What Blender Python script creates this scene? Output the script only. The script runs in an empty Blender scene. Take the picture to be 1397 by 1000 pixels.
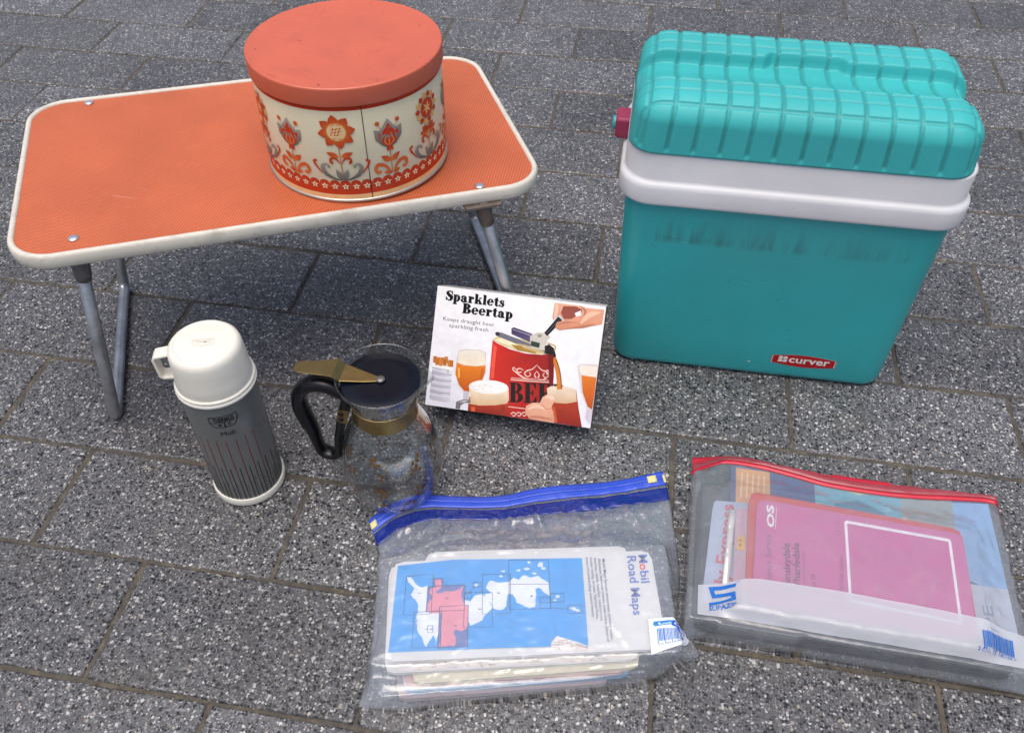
import bpy, bmesh, math, random
import numpy as np
from mathutils import Vector, Matrix
from mathutils.geometry import tessellate_polygon
PI = math.pi
random.seed(7); rng = np.random.default_rng(7)
scene = bpy.context.scene
COL = scene.collection
def R(d): return math.radians(d)

# ------------------------------------------------------------ camera, sky, sun, exposure
cam_d = bpy.data.cameras.new('camera'); cam = bpy.data.objects.new('camera', cam_d); COL.objects.link(cam)
yaw, pitch, roll = R(9.436), R(45.782), R(0.0845)
fw = Vector((-math.sin(yaw)*math.cos(pitch), math.cos(yaw)*math.cos(pitch), -math.sin(pitch)))
rt = Vector((math.cos(yaw), math.sin(yaw), 0)); up = rt.cross(fw)
r2 = math.cos(roll)*rt + math.sin(roll)*up; u2 = -math.sin(roll)*rt + math.cos(roll)*up
cam.matrix_world = Matrix(((r2.x, u2.x, -fw.x, 0), (r2.y, u2.y, -fw.y, 0), (r2.z, u2.z, -fw.z, 0.9633), (0, 0, 0, 1)))
cam_d.sensor_width = 36; cam_d.lens = 1200/1397*36; cam_d.clip_start = 0.02; cam_d.clip_end = 500
scene.camera = cam
SUN_EL, SUN_AZ = R(78), R(200)            # azimuth measured from +Y towards +X: the bright part of the sky
world = bpy.data.worlds.new('World'); scene.world = world; world.use_nodes = True
wn = world.node_tree; bg = wn.nodes['Background']
sky = wn.nodes.new('ShaderNodeTexSky'); sky.sky_type = 'NISHITA'; sky.sun_disc = False
sky.sun_elevation = SUN_EL; sky.sun_rotation = SUN_AZ; sky.air_density = 1.0; sky.dust_density = 6.0; sky.ozone_density = .6
wn.links.new(sky.outputs[0], bg.inputs[0]); bg.inputs[1].default_value = 0.135
sun_d = bpy.data.lights.new('sun', 'SUN'); sun = bpy.data.objects.new('sun', sun_d); COL.objects.link(sun)
sun_d.energy = 1.25; sun_d.angle = R(60); sun_d.color = (1, .975, .95)
sd = Vector((math.sin(SUN_AZ)*math.cos(SUN_EL), math.cos(SUN_AZ)*math.cos(SUN_EL), math.sin(SUN_EL)))
sun.rotation_euler = sd.to_track_quat('Z', 'Y').to_euler(); sun.location = (0, 0, 4)
scene.view_settings.view_transform = 'Standard'; scene.view_settings.look = 'None'
scene.view_settings.exposure = 0.2; scene.view_settings.gamma = 1.0
scene.render.engine = 'CYCLES'
cy = scene.cycles; cy.max_bounces = 10; cy.transparent_max_bounces = 24; cy.transmission_bounces = 8
cy.use_denoising = True

# ------------------------------------------------------------ helpers
def lin(c):
    return tuple(v/12.92 if v <= .04045 else ((v+.055)/1.055)**2.4 for v in c)
def s8(r, g, b): return lin((r/255, g/255, b/255))
def tag(o, label=None, cat=None, group=None, kind=None):
    if label: o['label'] = label
    if cat: o['category'] = cat
    if group: o['group'] = group
    if kind: o['kind'] = kind
    return o
def empty(name, loc, label, cat, group=None, rz=0):
    o = bpy.data.objects.new(name, None); COL.objects.link(o); o.location = loc; o.rotation_euler.z = rz
    return tag(o, label, cat, group)
def mesh_obj(name, verts, faces, material, parent=None, smooth=True, mats=None, fmat=None, world=True):
    """verts are in world space; when parented they are brought into the parent's space"""
    me = bpy.data.meshes.new(name)
    if parent is not None and world:
        inv = mw(parent).inverted(); verts = [tuple(inv @ Vector(v)) for v in verts]
    me.from_pydata([tuple(v) for v in verts], [], [tuple(f) for f in faces])
    for m in (mats or [material]): me.materials.append(m)
    if fmat is not None: me.polygons.foreach_set('material_index', fmat)
    me.polygons.foreach_set('use_smooth', [smooth]*len(me.polygons)); me.update()
    o = bpy.data.objects.new(name, me); COL.objects.link(o)
    if parent is not None: o.parent = parent
    return o
def mw(o):
    m = Matrix.LocRotScale(o.location, o.rotation_euler, o.scale)
    return mw(o.parent) @ m if o.parent else m
def recalc(o):
    bm = bmesh.new(); bm.from_mesh(o.data); bmesh.ops.recalc_face_normals(bm, faces=bm.faces); bm.to_mesh(o.data); bm.free()
    return o
def sharp(o, deg=35):
    try: o.data.set_sharp_from_angle(angle=R(deg))
    except Exception: pass
    return o
def bevel(o, w, seg=2, deg=40):
    m = o.modifiers.new('edge', 'BEVEL'); m.width = w; m.segments = seg; m.limit_method = 'ANGLE'; m.angle_limit = R(deg)
    return o
def subsurf(o, n=1):
    m = o.modifiers.new('round', 'SUBSURF'); m.levels = n; m.render_levels = n
    return o
def loft(rings, cap0=True, cap1=True, closed=True):
    V = []; F = []; n = len(rings[0])
    for r in rings: V += [tuple(p) for p in r]
    for i in range(len(rings)-1):
        for j in range(n if closed else n-1):
            k = (j+1) % n
            F.append((i*n+j, i*n+k, (i+1)*n+k, (i+1)*n+j))
    if cap0: F.append(tuple(reversed(range(n))))
    if cap1: F.append(tuple((len(rings)-1)*n+j for j in range(n)))
    return V, F
def rrect(w, d, r, n=10):
    out = []
    for sx, sy, a0 in ((1, 1, 0), (-1, 1, 90), (-1, -1, 180), (1, -1, 270)):
        for i in range(n+1):
            t = R(a0+90*i/n); out.append((sx*(w/2-r)+r*math.cos(t), sy*(d/2-r)+r*math.sin(t)))
    return out
def lathe(profile, c, n=64, z0=0):
    rings = [[(c[0]+r*math.cos(2*PI*j/n), c[1]+r*math.sin(2*PI*j/n), z0+z) for j in range(n)] for r, z in profile]
    return rings
def tube(path, r, n=12, cap=True):
    P = [Vector(p) for p in path]; rings = []
    ref = None
    for i, p in enumerate(P):
        t = (P[min(i+1, len(P)-1)]-P[max(i-1, 0)]).normalized()
        if ref is None: ref = Vector((0, 0, 1)) if abs(t.z) < .9 else Vector((1, 0, 0))
        a = (ref - t*ref.dot(t)).normalized(); b = t.cross(a); ref = a
        rr = r[i] if isinstance(r, (list, tuple)) else r
        if not isinstance(rr, tuple): rr = (rr, rr)
        rings.append([p+a*math.cos(2*PI*j/n)*rr[0]+b*math.sin(2*PI*j/n)*rr[1] for j in range(n)])
    return loft(rings, cap, cap)
def spline(pts, n=8):
    """Catmull-Rom through points (tuples of any length)"""
    P = [np.array(p, float) for p in pts]; out = []
    for i in range(len(P)-1):
        p0 = P[max(i-1, 0)]; p1 = P[i]; p2 = P[i+1]; p3 = P[min(i+2, len(P)-1)]
        for k in range(n):
            t = k/n; out.append(.5*((2*p1)+(-p0+p2)*t+(2*p0-5*p1+4*p2-p3)*t*t+(-p0+3*p1-3*p2+p3)*t**3))
    out.append(P[-1]); return out
def fillet(path, rad, n=6):
    """round the inner corners of a 3-D polyline"""
    P = [Vector(p) for p in path]; out = [P[0]]
    for i in range(1, len(P)-1):
        a = (P[i-1]-P[i]); b = (P[i+1]-P[i]); d = min(rad, a.length*.45, b.length*.45)
        p = P[i]+a.normalized()*d; q = P[i]+b.normalized()*d
        for k in range(n+1):
            t = k/n; out.append(p*(1-t)**2+P[i]*2*t*(1-t)+q*t*t)
    out.append(P[-1]); return out

# ------------------------------------------------------------ materials
class NT:
    def __init__(s, name):
        s.m = bpy.data.materials.new(name); s.m.use_nodes = True; s.t = s.m.node_tree
        s.b = s.t.nodes.get('Principled BSDF'); s.out = s.t.nodes['Material Output']
    def n(s, typ, **kw):
        x = s.t.nodes.new(typ)
        for k, v in kw.items():
            if k.startswith('i_'):
                key = k[2:]; key = int(key) if key.isdigit() else key.replace('_', ' ')
                x.inputs[key].default_value = v
            else: setattr(x, k, v)
        return x
    def l(s, a, b): s.t.links.new(a, b)
    def set(s, **kw):
        for k, v in kw.items():
            key = k.replace('_', ' ')
            s.b.inputs[key].default_value = (*v, 1) if isinstance(v, tuple) and len(v) == 3 and s.b.inputs[key].type == 'RGBA' else v
        return s
    def pos(s): return s.n('ShaderNodeNewGeometry').outputs['Position']
    def obj(s): return s.n('ShaderNodeTexCoord').outputs['Object']
    def noise(s, co, scale, detail=4, rough=.6, dist=0):
        x = s.n('ShaderNodeTexNoise'); x.inputs['Scale'].default_value = scale; x.inputs['Detail'].default_value = detail
        x.inputs['Roughness'].default_value = rough; x.inputs['Distortion'].default_value = dist; s.l(co, x.inputs['Vector']); return x.outputs['Fac']
    def ramp(s, fac, stops, interp='LINEAR'):
        x = s.n('ShaderNodeValToRGB'); x.color_ramp.interpolation = interp; e = x.color_ramp.elements
        while len(e) < len(stops): e.new(.5)
        for q, (p, c) in zip(e, stops): q.position = p; q.color = (*c, 1) if isinstance(c, tuple) else (c, c, c, 1)
        s.l(fac, x.inputs[0]); return x.outputs[0]
    def mix(s, fac, a, b, mode='MIX'):
        x = s.n('ShaderNodeMix', data_type='RGBA', blend_type=mode)
        for v, k in ((fac, 0), (a, 6), (b, 7)):
            if hasattr(v, 'links') or hasattr(v, 'is_linked'): s.l(v, x.inputs[k])
            elif isinstance(v, tuple): x.inputs[k].default_value = (*v, 1)
            else: x.inputs[k].default_value = v
        return x.outputs[2]
    def math(s, op, a, b=0.0, c=0.0):
        x = s.n('ShaderNodeMath', operation=op)
        for i, v in enumerate((a, b, c)):
            if hasattr(v, 'is_linked'): s.l(v, x.inputs[i])
            else: x.inputs[i].default_value = v
        return x.outputs[0]
    def bump(s, h, strength=.3, dist=.001, normal=None):
        x = s.n('ShaderNodeBump'); x.inputs['Strength'].default_value = strength; x.inputs['Distance'].default_value = dist
        s.l(h, x.inputs['Height'])
        if normal is not None: s.l(normal, x.inputs['Normal'])
        return x.outputs[0]
    def color(s, v): s.l(v, s.b.inputs['Base Color']); return s
    def normal(s, v): s.l(v, s.b.inputs['Normal']); return s
    def rough(s, v): s.l(v, s.b.inputs['Roughness']); return s
def scaled(t, co, sc, rot=(0, 0, 0)):
    m = t.n('ShaderNodeMapping'); m.inputs['Scale'].default_value = sc; m.inputs['Rotation'].default_value = rot; t.l(co, m.inputs['Vector']); return m.outputs[0]
def worn(name, base, rough=.4, metallic=0., var=.12, nscale=18, bump=.05, bscale=250, spec=.5, dirt=None, dirt_amt=.25, dscale=25):
    t = NT(name); t.set(Roughness=rough, Metallic=metallic); t.b.inputs['Specular IOR Level'].default_value = spec
    co = t.obj()
    n1 = t.noise(co, nscale, 5); lo = tuple(c*(1-var) for c in base); hi = tuple(min(1, c*(1+var)) for c in base)
    c = t.ramp(n1, [(.3, lo), (.7, hi)])
    if dirt:
        d = t.ramp(t.noise(co, dscale, 8, .7, .6), [(.52, 0.), (.75, 1.)])
        c = t.mix(t.math('MULTIPLY', d, dirt_amt), c, dirt)
    t.color(c)
    t.rough(t.math('MULTIPLY_ADD', t.noise(co, nscale*3, 4), .25, rough-.12))
    t.normal(t.bump(t.noise(co, bscale, 3), bump, .0006))
    return t.m
def print_mat(name, rough=.5, spec=.25):
    t = NT(name); t.set(Roughness=rough); t.b.inputs['Specular IOR Level'].default_value = spec
    a = t.n('ShaderNodeAttribute', attribute_name='ink'); co = t.obj()
    n = t.ramp(t.noise(co, 60, 5), [(.3, .9), (.7, 1.06)])
    t.color(t.mix(1.0, a.outputs['Color'], n, 'MULTIPLY')); return t.m
PRINT = print_mat('printed_ink'); PRINT_GLOSS = print_mat('printed_gloss', .4, .3)

def stone_mat(name, brick=False):
    t = NT(name); co = t.pos()
    base = t.ramp(t.noise(co, 260, 4, .7), [(.25, (.054, .055, .059)), (.75, (.136, .138, .145))])
    big = t.ramp(t.noise(co, 5, 5, .6), [(.3, .8), (.7, 1.18)])
    warp = t.n('ShaderNodeVectorMath', operation='MULTIPLY_ADD')
    nz = t.n('ShaderNodeTexNoise'); nz.inputs['Scale'].default_value = 300; t.l(co, nz.inputs['Vector'])
    t.l(nz.outputs['Color'], warp.inputs[0]); warp.inputs[1].default_value = (.0035,)*3; t.l(co, warp.inputs[2])
    wco = warp.outputs[0]
    def chips(scale, stops, seed, rad, c):
        m = t.n('ShaderNodeMapping'); m.inputs['Location'].default_value = (seed, seed*.7, seed*.3); t.l(wco, m.inputs['Vector'])
        v = t.n('ShaderNodeTexVoronoi', feature='F1'); v.inputs['Scale'].default_value = scale; v.inputs['Randomness'].default_value = 1
        t.l(m.outputs[0], v.inputs['Vector'])
        sep = t.n('ShaderNodeSeparateColor'); t.l(v.outputs['Color'], sep.inputs[0])
        size = t.math('MULTIPLY_ADD', sep.outputs[1], rad*.9, rad*.45)
        inside = t.math('LESS_THAN', v.outputs['Distance'], size)
        kind = t.ramp(sep.outputs[0], stops, 'CONSTANT'); on = t.ramp(sep.outputs[2], [(0, 0.), (.2, 1.)], 'CONSTANT')
        f = t.math('MULTIPLY', inside, on)
        return t.mix(f, c, kind), f, v.outputs['Distance']
    c1, f1, d1 = chips(450, [(0, (.02, .021, .025)), (.34, (.07, .072, .08)), (.55, (.2, .2, .21)), (.80, (.38, .385, .39)), (.9, (.26, .27, .29))], 3.1, .5, base)
    c2, f2, d2 = chips(255, [(0, (.008, .009, .012)), (.44, (.06, .062, .07)), (.54, (.2, .205, .215)), (.755, (.49, .49, .485)), (.94, (.34, .31, .26))], 7.7, .44, c1)
    c = t.mix(1.0, c2, big, 'MULTIPLY')
    info = t.n('ShaderNodeObjectInfo'); tone = t.ramp(info.outputs['Random'], [(0, .78), (1, 1.16)])
    c = t.mix(1.0, c, tone, 'MULTIPLY')
    st = t.ramp(t.noise(co, 9, 6, .7, .5), [(.55, 0.), (.78, .6)])
    c = t.mix(st, c, (.075, .066, .052))
    h = t.math('MULTIPLY_ADD', f2, .6, t.math('MULTIPLY', f1, .5))
    h = t.math('ADD', h, t.noise(co, 350, 3))
    if brick:
        bt = t.n('ShaderNodeTexBrick'); bt.inputs['Scale'].default_value = 1; bt.inputs['Mortar Size'].default_value = .003
        bt.inputs['Brick Width'].default_value = .3189; bt.inputs['Row Height'].default_value = .158; bt.offset = .5
        bt.inputs['Color1'].default_value = bt.inputs['Color2'].default_value = (1, 1, 1, 1); bt.inputs['Mortar'].default_value = (0, 0, 0, 1)
        t.l(co, bt.inputs['Vector']); c = t.mix(bt.outputs['Fac'], c, (.07, .06, .045))
    t.color(c); t.normal(t.bump(h, .55, .0012))
    r = t.mix(t.math('MULTIPLY', f2, 1.0), (.44,)*3, (.3,)*3); t.rough(r); t.b.inputs['Specular IOR Level'].default_value = .55
    return t.m
M_STONE = stone_mat('exposed_aggregate'); M_GROUND = stone_mat('distant_pavers', True)
def sand_mat():
    t = NT('joint_sand'); co = t.pos(); c = t.ramp(t.noise(co, 45, 6, .75), [(.32, (.055, .052, .048)), (.52, (.095, .083, .066)), (.75, (.2, .17, .12))])
    t.color(c); t.set(Roughness=.95); t.normal(t.bump(t.noise(co, 900, 3), .7, .0015)); return t.m
M_SAND = sand_mat()

# ------------------------------------------------------------ ground
Lp, ROW, Y0 = .3189, .158, 1.6189
def sheet(name, x0, x1, y0, y1, z, m):
    return mesh_obj(name, [(x0, y0, z), (x1, y0, z), (x1, y1, z), (x0, y1, z)], [(0, 1, 2, 3)], m, smooth=False)
tag(sheet('ground', -40, 40, -40, 40, -.012, M_GROUND), 'grey paved ground stretching away round the display', 'ground', kind='structure')
KMIN, KMAX = -9, 10
bed = sheet('paving', -1.85, 2.08, Y0-ROW*(KMAX+1), Y0-ROW*KMIN, -.0032, M_SAND)
tag(bed, 'sandy joints of the speckled grey block paving', 'paving', kind='structure')
def paver_mesh(i):
    w, d = Lp-.0048, ROW-.0046; r = random.Random(i); c = .0032; V = []; n = 9
    def edge(inset, z, jit):
        out = []
        for a, b in (((-1, -1), (1, -1)), ((1, -1), (1, 1)), ((1, 1), (-1, 1)), ((-1, 1), (-1, -1))):
            for k in range(n):
                t = k/n; x = (a[0]*(1-t)+b[0]*t)*(w/2-inset); y = (a[1]*(1-t)+b[1]*t)*(d/2-inset)
                out.append((x+r.uniform(-jit, jit), y+r.uniform(-jit, jit), z+r.uniform(-jit, jit)*.25))
        return out
    rings = [edge(0, -.05, 0), edge(0, -.0034, .0011), edge(.0011, -.0013, .001), edge(c, 0, .0009)]
    V, F = loft(rings, False, True); me = bpy.data.meshes.new('paver'); me.from_pydata(V, [], F); me.materials.append(M_STONE)
    me.polygons.foreach_set('use_smooth', [len(p.vertices) == 4 for p in me.polygons]); me.update(); return me
PM = [paver_mesh(i) for i in range(6)]
for k in range(KMIN, KMAX+1):
    offx = (.1235 if k % 2 else .2825) - .0055*k
    yc = Y0-ROW*(k+.5)
    n0 = math.ceil((-2.1-offx)/Lp)
    for n in range(n0, n0+15):
        xc = offx+Lp*(n+.5)
        if xc < -1.83 or xc > 2.06: continue
        o = bpy.data.objects.new('paver', random.choice(PM)); COL.objects.link(o); o.parent = bed
        o.location = (xc+random.uniform(-.001, .001), yc+random.uniform(-.0008, .0008), -random.uniform(0, .0014))
        o.rotation_euler = (random.uniform(-.002, .002), random.uniform(-.002, .002), random.uniform(-.006, .006)+(PI if random.random() < .5 else 0))

# loose grit lying in and beside the joints
gV = []; gF = []
for _ in range(520):
    if rng.random() < .6: k = int(rng.integers(-4, 10)); y = Y0-ROW*k+rng.normal(0, .003); x = rng.uniform(-1.1, 1.0)
    else:
        k = int(rng.integers(-4, 10)); x = (.1235 if k % 2 else .2825)-.0055*k+Lp*int(rng.integers(-4, 4))+rng.normal(0, .003); y = Y0-ROW*(k+rng.random())
    s = rng.uniform(.0007, .0021); b = len(gV); zc = -.0008 if abs(((Y0-y)/ROW) % 1-.5) > .485 else .0004
    for dx, dy, dz in ((1, 0, 0), (0, 1, 0), (-1, 0, 0), (0, -1, 0), (0, 0, 1), (0, 0, -1)):
        q = s*rng.uniform(.6, 1.2); gV.append((x+dx*q, y+dy*q, zc+s*.4+dz*q*.6))
    gF += [(b+a, b+c, b+4) for a, c in ((0, 1), (1, 2), (2, 3), (3, 0))]+[(b+c, b+a, b+5) for a, c in ((0, 1), (1, 2), (2, 3), (3, 0))]
tag(mesh_obj('joint_grit', gV, gF, M_SAND, bed, smooth=False), kind='stuff')

# ------------------------------------------------------------ flat print: filled 2-D shapes with inks, mapped onto real surfaces
_txt = {}
def text_tris(s, bold=0.0):
    key = (s, bold)
    if key not in _txt:
        cu = bpy.data.curves.new('t', 'FONT'); cu.body = s; cu.size = 1; cu.resolution_u = 2; cu.offset = bold; cu.fill_mode = 'FRONT'
        ob = bpy.data.objects.new('t', cu); COL.objects.link(ob); dg = bpy.context.evaluated_depsgraph_get()
        me = ob.evaluated_get(dg).to_mesh(); V = [(v.co.x, v.co.y) for v in me.vertices]; F = [tuple(p.vertices) for p in me.polygons]
        ob.evaluated_get(dg).to_mesh_clear(); bpy.data.objects.remove(ob); bpy.data.curves.remove(cu)
        x0 = min(v[0] for v in V); x1 = max(v[0] for v in V)
        _txt[key] = ([((x-x0), y) for x, y in V], F, x1-x0)
    return _txt[key]
class Art:
    def __init__(s, dz=.00006): s.V = []; s.F = []; s.C = []; s.layer = 0; s.dz = dz; s.hold = False
    def raw(s, V, F, col):
        s.layer += 0 if s.hold else 1; b = len(s.V)
        for v in V: s.V.append((v[0], v[1], s.layer)); s.C.append(col((v[0], v[1])) if callable(col) else col)
        s.F += [tuple(b+i for i in f) for f in F]
    def poly(s, pts, col, holes=()):
        loops = [[Vector((p[0], p[1], 0)) for p in pts]]+[[Vector((p[0], p[1], 0)) for p in h] for h in holes]
        V = [p for l in loops for p in l]; s.raw(V, tessellate_polygon(loops), col)
    def ell(s, cx, cy, rx, ry, col, n=28, rot=0):
        c, q = math.cos(rot), math.sin(rot)
        s.poly([(cx+rx*math.cos(2*PI*i/n)*c-ry*math.sin(2*PI*i/n)*q, cy+rx*math.cos(2*PI*i/n)*q+ry*math.sin(2*PI*i/n)*c) for i in range(n)], col)
    def stroke(s, pts, w, col, n=6, smooth=True):
        """w: width or list of widths, one for each given point"""
        ws = w if isinstance(w, (list, tuple)) else [w]*len(pts)
        P = spline([(p[0], p[1], q) for p, q in zip(pts, ws)], n) if smooth else [np.array((p[0], p[1], q)) for p, q in zip(pts, ws)]
        V = []; F = []
        for i, p in enumerate(P):
            t = P[min(i+1, len(P)-1)][:2]-P[max(i-1, 0)][:2]; t = t/(np.linalg.norm(t)+1e-12); nn = np.array((-t[1], t[0]))*max(p[2], 0)/2
            V += [tuple(p[:2]+nn), tuple(p[:2]-nn)]
            if i: F.append((2*i-2, 2*i-1, 2*i+1, 2*i))
        s.raw(V, F, col)
    def rect(s, x0, y0, x1, y1, col): s.poly([(x0, y0), (x1, y0), (x1, y1), (x0, y1)], col)
    def text(s, st, o, ex, ey, col, bold=0.0, width=None, shear=0):
        """o: origin of the baseline; ex: vector of one unit of advance, ey: vector of one unit of height; width: total advance wanted, in |ex| units"""
        V, F, w = text_tris(st, bold); k = width/w if width else 1
        s.raw([(o[0]+ex[0]*(x*k+shear*y)+ey[0]*y, o[1]+ex[1]*(x*k+shear*y)+ey[1]*y) for x, y in V], F, col)
    def build(s, name, parent, fmap, mat, maxlen=None, both=False):
        V = [tuple(v) for v in s.V]; me_v = V; F = s.F; Cc = s.C
        if maxlen:
            bm = bmesh.new(); cl = bm.verts.layers.float_color.new('ink'); vs = []
            for v, c in zip(V, Cc): q = bm.verts.new(v); q[cl] = (*c, 1); vs.append(q)
            for f in F:
                try: bm.faces.new([vs[i] for i in f])
                except ValueError: pass
            for _ in range(9):
                es = [e for e in bm.edges if abs(e.verts[0].co.x-e.verts[1].co.x) > maxlen or (both and abs(e.verts[0].co.y-e.verts[1].co.y) > maxlen)]
                if not es: break
                bmesh.ops.subdivide_edges(bm, edges=es, cuts=1); bmesh.ops.triangulate(bm, faces=[f for f in bm.faces if len(f.verts) > 4])
            bm.verts.index_update(); me_v = [tuple(v.co) for v in bm.verts]; Cc = [tuple(v[cl])[:3] for v in bm.verts]; F = [tuple(v.index for v in f.verts) for f in bm.faces]; bm.free()
        W = [fmap(x, y, .00012+s.dz*l) for x, y, l in me_v]
        o = mesh_obj(name, W, F, mat, parent, smooth=False)
        a = o.data.color_attributes.new('ink', 'FLOAT_COLOR', 'POINT'); a.data.foreach_set('color', np.array([(*c, 1) for c in Cc], dtype=np.float32).ravel())
        return o
def homog(src, dst):
    A = []; b = []
    for (x, y), (u, v) in zip(src, dst):
        A.append([x, y, 1, 0, 0, 0, -u*x, -u*y]); b.append(u); A.append([0, 0, 0, x, y, 1, -v*x, -v*y]); b.append(v)
    h = np.linalg.solve(np.array(A, float), np.array(b, float))
    return lambda x, y: ((h[0]*x+h[1]*y+h[2])/(h[6]*x+h[7]*y+1), (h[3]*x+h[4]*y+h[5])/(h[6]*x+h[7]*y+1))
def vgrad(y0, c0, y1, c1, ax=1):
    def f(p):
        t = min(1, max(0, (p[ax]-y0)/(y1-y0))); return tuple(a*(1-t)+b*t for a, b in zip(c0, c1))
    return f

# fat-face serif alphabet drawn from stems, bowls and slabs (cap height 1, x-height .68)
def fat(art, st, org, ex, ey, col, gap=.05):
    x = 0.0
    def W(px, py): return (org[0]+ex[0]*(x+px)+ey[0]*py, org[1]+ex[1]*(x+px)+ey[1]*py)
    def rc(a, b, c, d): art.poly([W(a, b), W(c, b), W(c, d), W(a, d)], col)
    def pl(pts): art.poly([W(*p) for p in pts], col)
    def bowl(cx, cy, rx, ry, th, tv, a0=0, a1=360, n=26):
        V = []; F = []
        for i in range(n+1):
            t = R(a0+(a1-a0)*i/n); V += [W(cx+rx*math.cos(t), cy+ry*math.sin(t)), W(cx+(rx-th)*math.cos(t), cy+(ry-tv)*math.sin(t))]
            if i: F.append((2*i-2, 2*i-1, 2*i+1, 2*i))
        art.raw(V, F, col)
    def vs(pts, ws):
        P = spline([(p[0], p[1], w) for p, w in zip(pts, ws)], 6); V = []; F = []
        for i, p in enumerate(P):
            t = P[min(i+1, len(P)-1)][:2]-P[max(i-1, 0)][:2]; t = t/(np.linalg.norm(t)+1e-12); nn = np.array((-t[1], t[0]))*p[2]/2
            V += [W(*(p[:2]+nn)), W(*(p[:2]-nn))]
            if i: F.append((2*i-2, 2*i-1, 2*i+1, 2*i))
        art.raw(V, F, col)
    for ch in st:
        a = .3
        if ch == 'S':
            vs([(.60, .74), (.50, .93), (.30, .95), (.15, .78), (.33, .55), (.54, .38), (.50, .10), (.28, .04), (.08, .26)], [.05, .07, .1, .22, .28, .28, .16, .07, .05]); rc(.56, .64, .61, .98); rc(.05, .02, .10, .36); a = .68
        elif ch == 's':
            vs([(.40, .50), (.33, .63), (.20, .64), (.11, .53), (.22, .38), (.36, .27), (.33, .07), (.18, .04), (.05, .18)], [.04, .05, .08, .16, .2, .2, .12, .06, .04]); rc(.38, .44, .42, .67); rc(.03, .01, .07, .24); a = .47
        elif ch == 'B':
            rc(.08, .04, .34, .96); rc(0, 0, .42, .06); rc(0, .94, .42, 1); bowl(.36, .745, .33, .255, .25, .06, -90, 90); bowl(.38, .26, .38, .26, .27, .06, -90, 90); rc(.3, .485, .4, .54); a = .78
        elif ch == 'E':
            rc(.08, .04, .34, .96); rc(0, 0, .70, .06); rc(0, .94, .68, 1); pl([(.70, 0), (.70, .32), (.64, .32), (.5, .05)]); pl([(.68, 1), (.68, .72), (.62, .72), (.5, .95)]); rc(.3, .48, .5, .54); rc(.46, .36, .52, .66); a = .76
        elif ch == 'R':
            rc(.08, .04, .34, .96); rc(0, 0, .42, .06); rc(0, .94, .42, 1); bowl(.36, .735, .35, .265, .25, .06, -90, 90); pl([(.36, .5), (.52, .5), (.78, .06), (.86, .06), (.86, 0), (.55, 0)]); a = .86
        elif ch == 'p':
            rc(.07, -.26, .29, .64); rc(0, -.3, .38, -.25); rc(0, .61, .2, .67); bowl(.32, .335, .31, .345, .21, .06, -150, 150); a = .66
        elif ch == 'a':
            rc(.31, .06, .52, .5); bowl(.27, .47, .25, .2, .2, .06, 0, 165); art.ell(*W(.13, .5), abs(ex[0])*.085, abs(ex[0])*.085, col); bowl(.22, .18, .2, .19, .17, .055, 60, 330); pl([(.5, .12), (.56, .02), (.64, .02), (.64, .06), (.58, .1), (.52, .2)]); rc(.31, 0, .5, .12); a = .66
        elif ch == 'r':
            rc(.07, .04, .29, .62); rc(0, 0, .38, .05); rc(0, .61, .27, .67); vs([(.26, .42), (.32, .58), (.42, .6)], [.06, .08, .1]); art.ell(*W(.43, .53), abs(ex[0])*.1, abs(ex[0])*.1, col); a = .55
        elif ch == 'k':
            rc(.07, .04, .29, .98); rc(0, 0, .36, .05); rc(0, .95, .2, 1); pl([(.28, .3), (.52, .62), (.58, .62), (.3, .24)]); pl([(.34, .44), (.5, .42), (.68, .05), (.46, .05)]); rc(.42, 0, .74, .05); rc(.42, .61, .68, .66); a = .73
        elif ch == 'l':
            rc(.07, .04, .29, .98); rc(0, 0, .36, .05); rc(0, .95, .2, 1); a = .36
        elif ch == 'e':
            bowl(.31, .335, .3, .345, .2, .055, 15, 325); rc(.14, .32, .6, .375); rc(.42, .32, .6, .44); a = .62
        elif ch == 't':
            rc(.1, .14, .31, .82); rc(0, .6, .42, .66); vs([(.2, .16), (.25, .05), (.36, .04), (.44, .14)], [.2, .12, .06, .04]); pl([(.1, .8), (.31, .8), (.31, .9), (.22, .86)]); a = .45
        elif ch == ' ': a = .3
        x += a+gap
    return x

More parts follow.
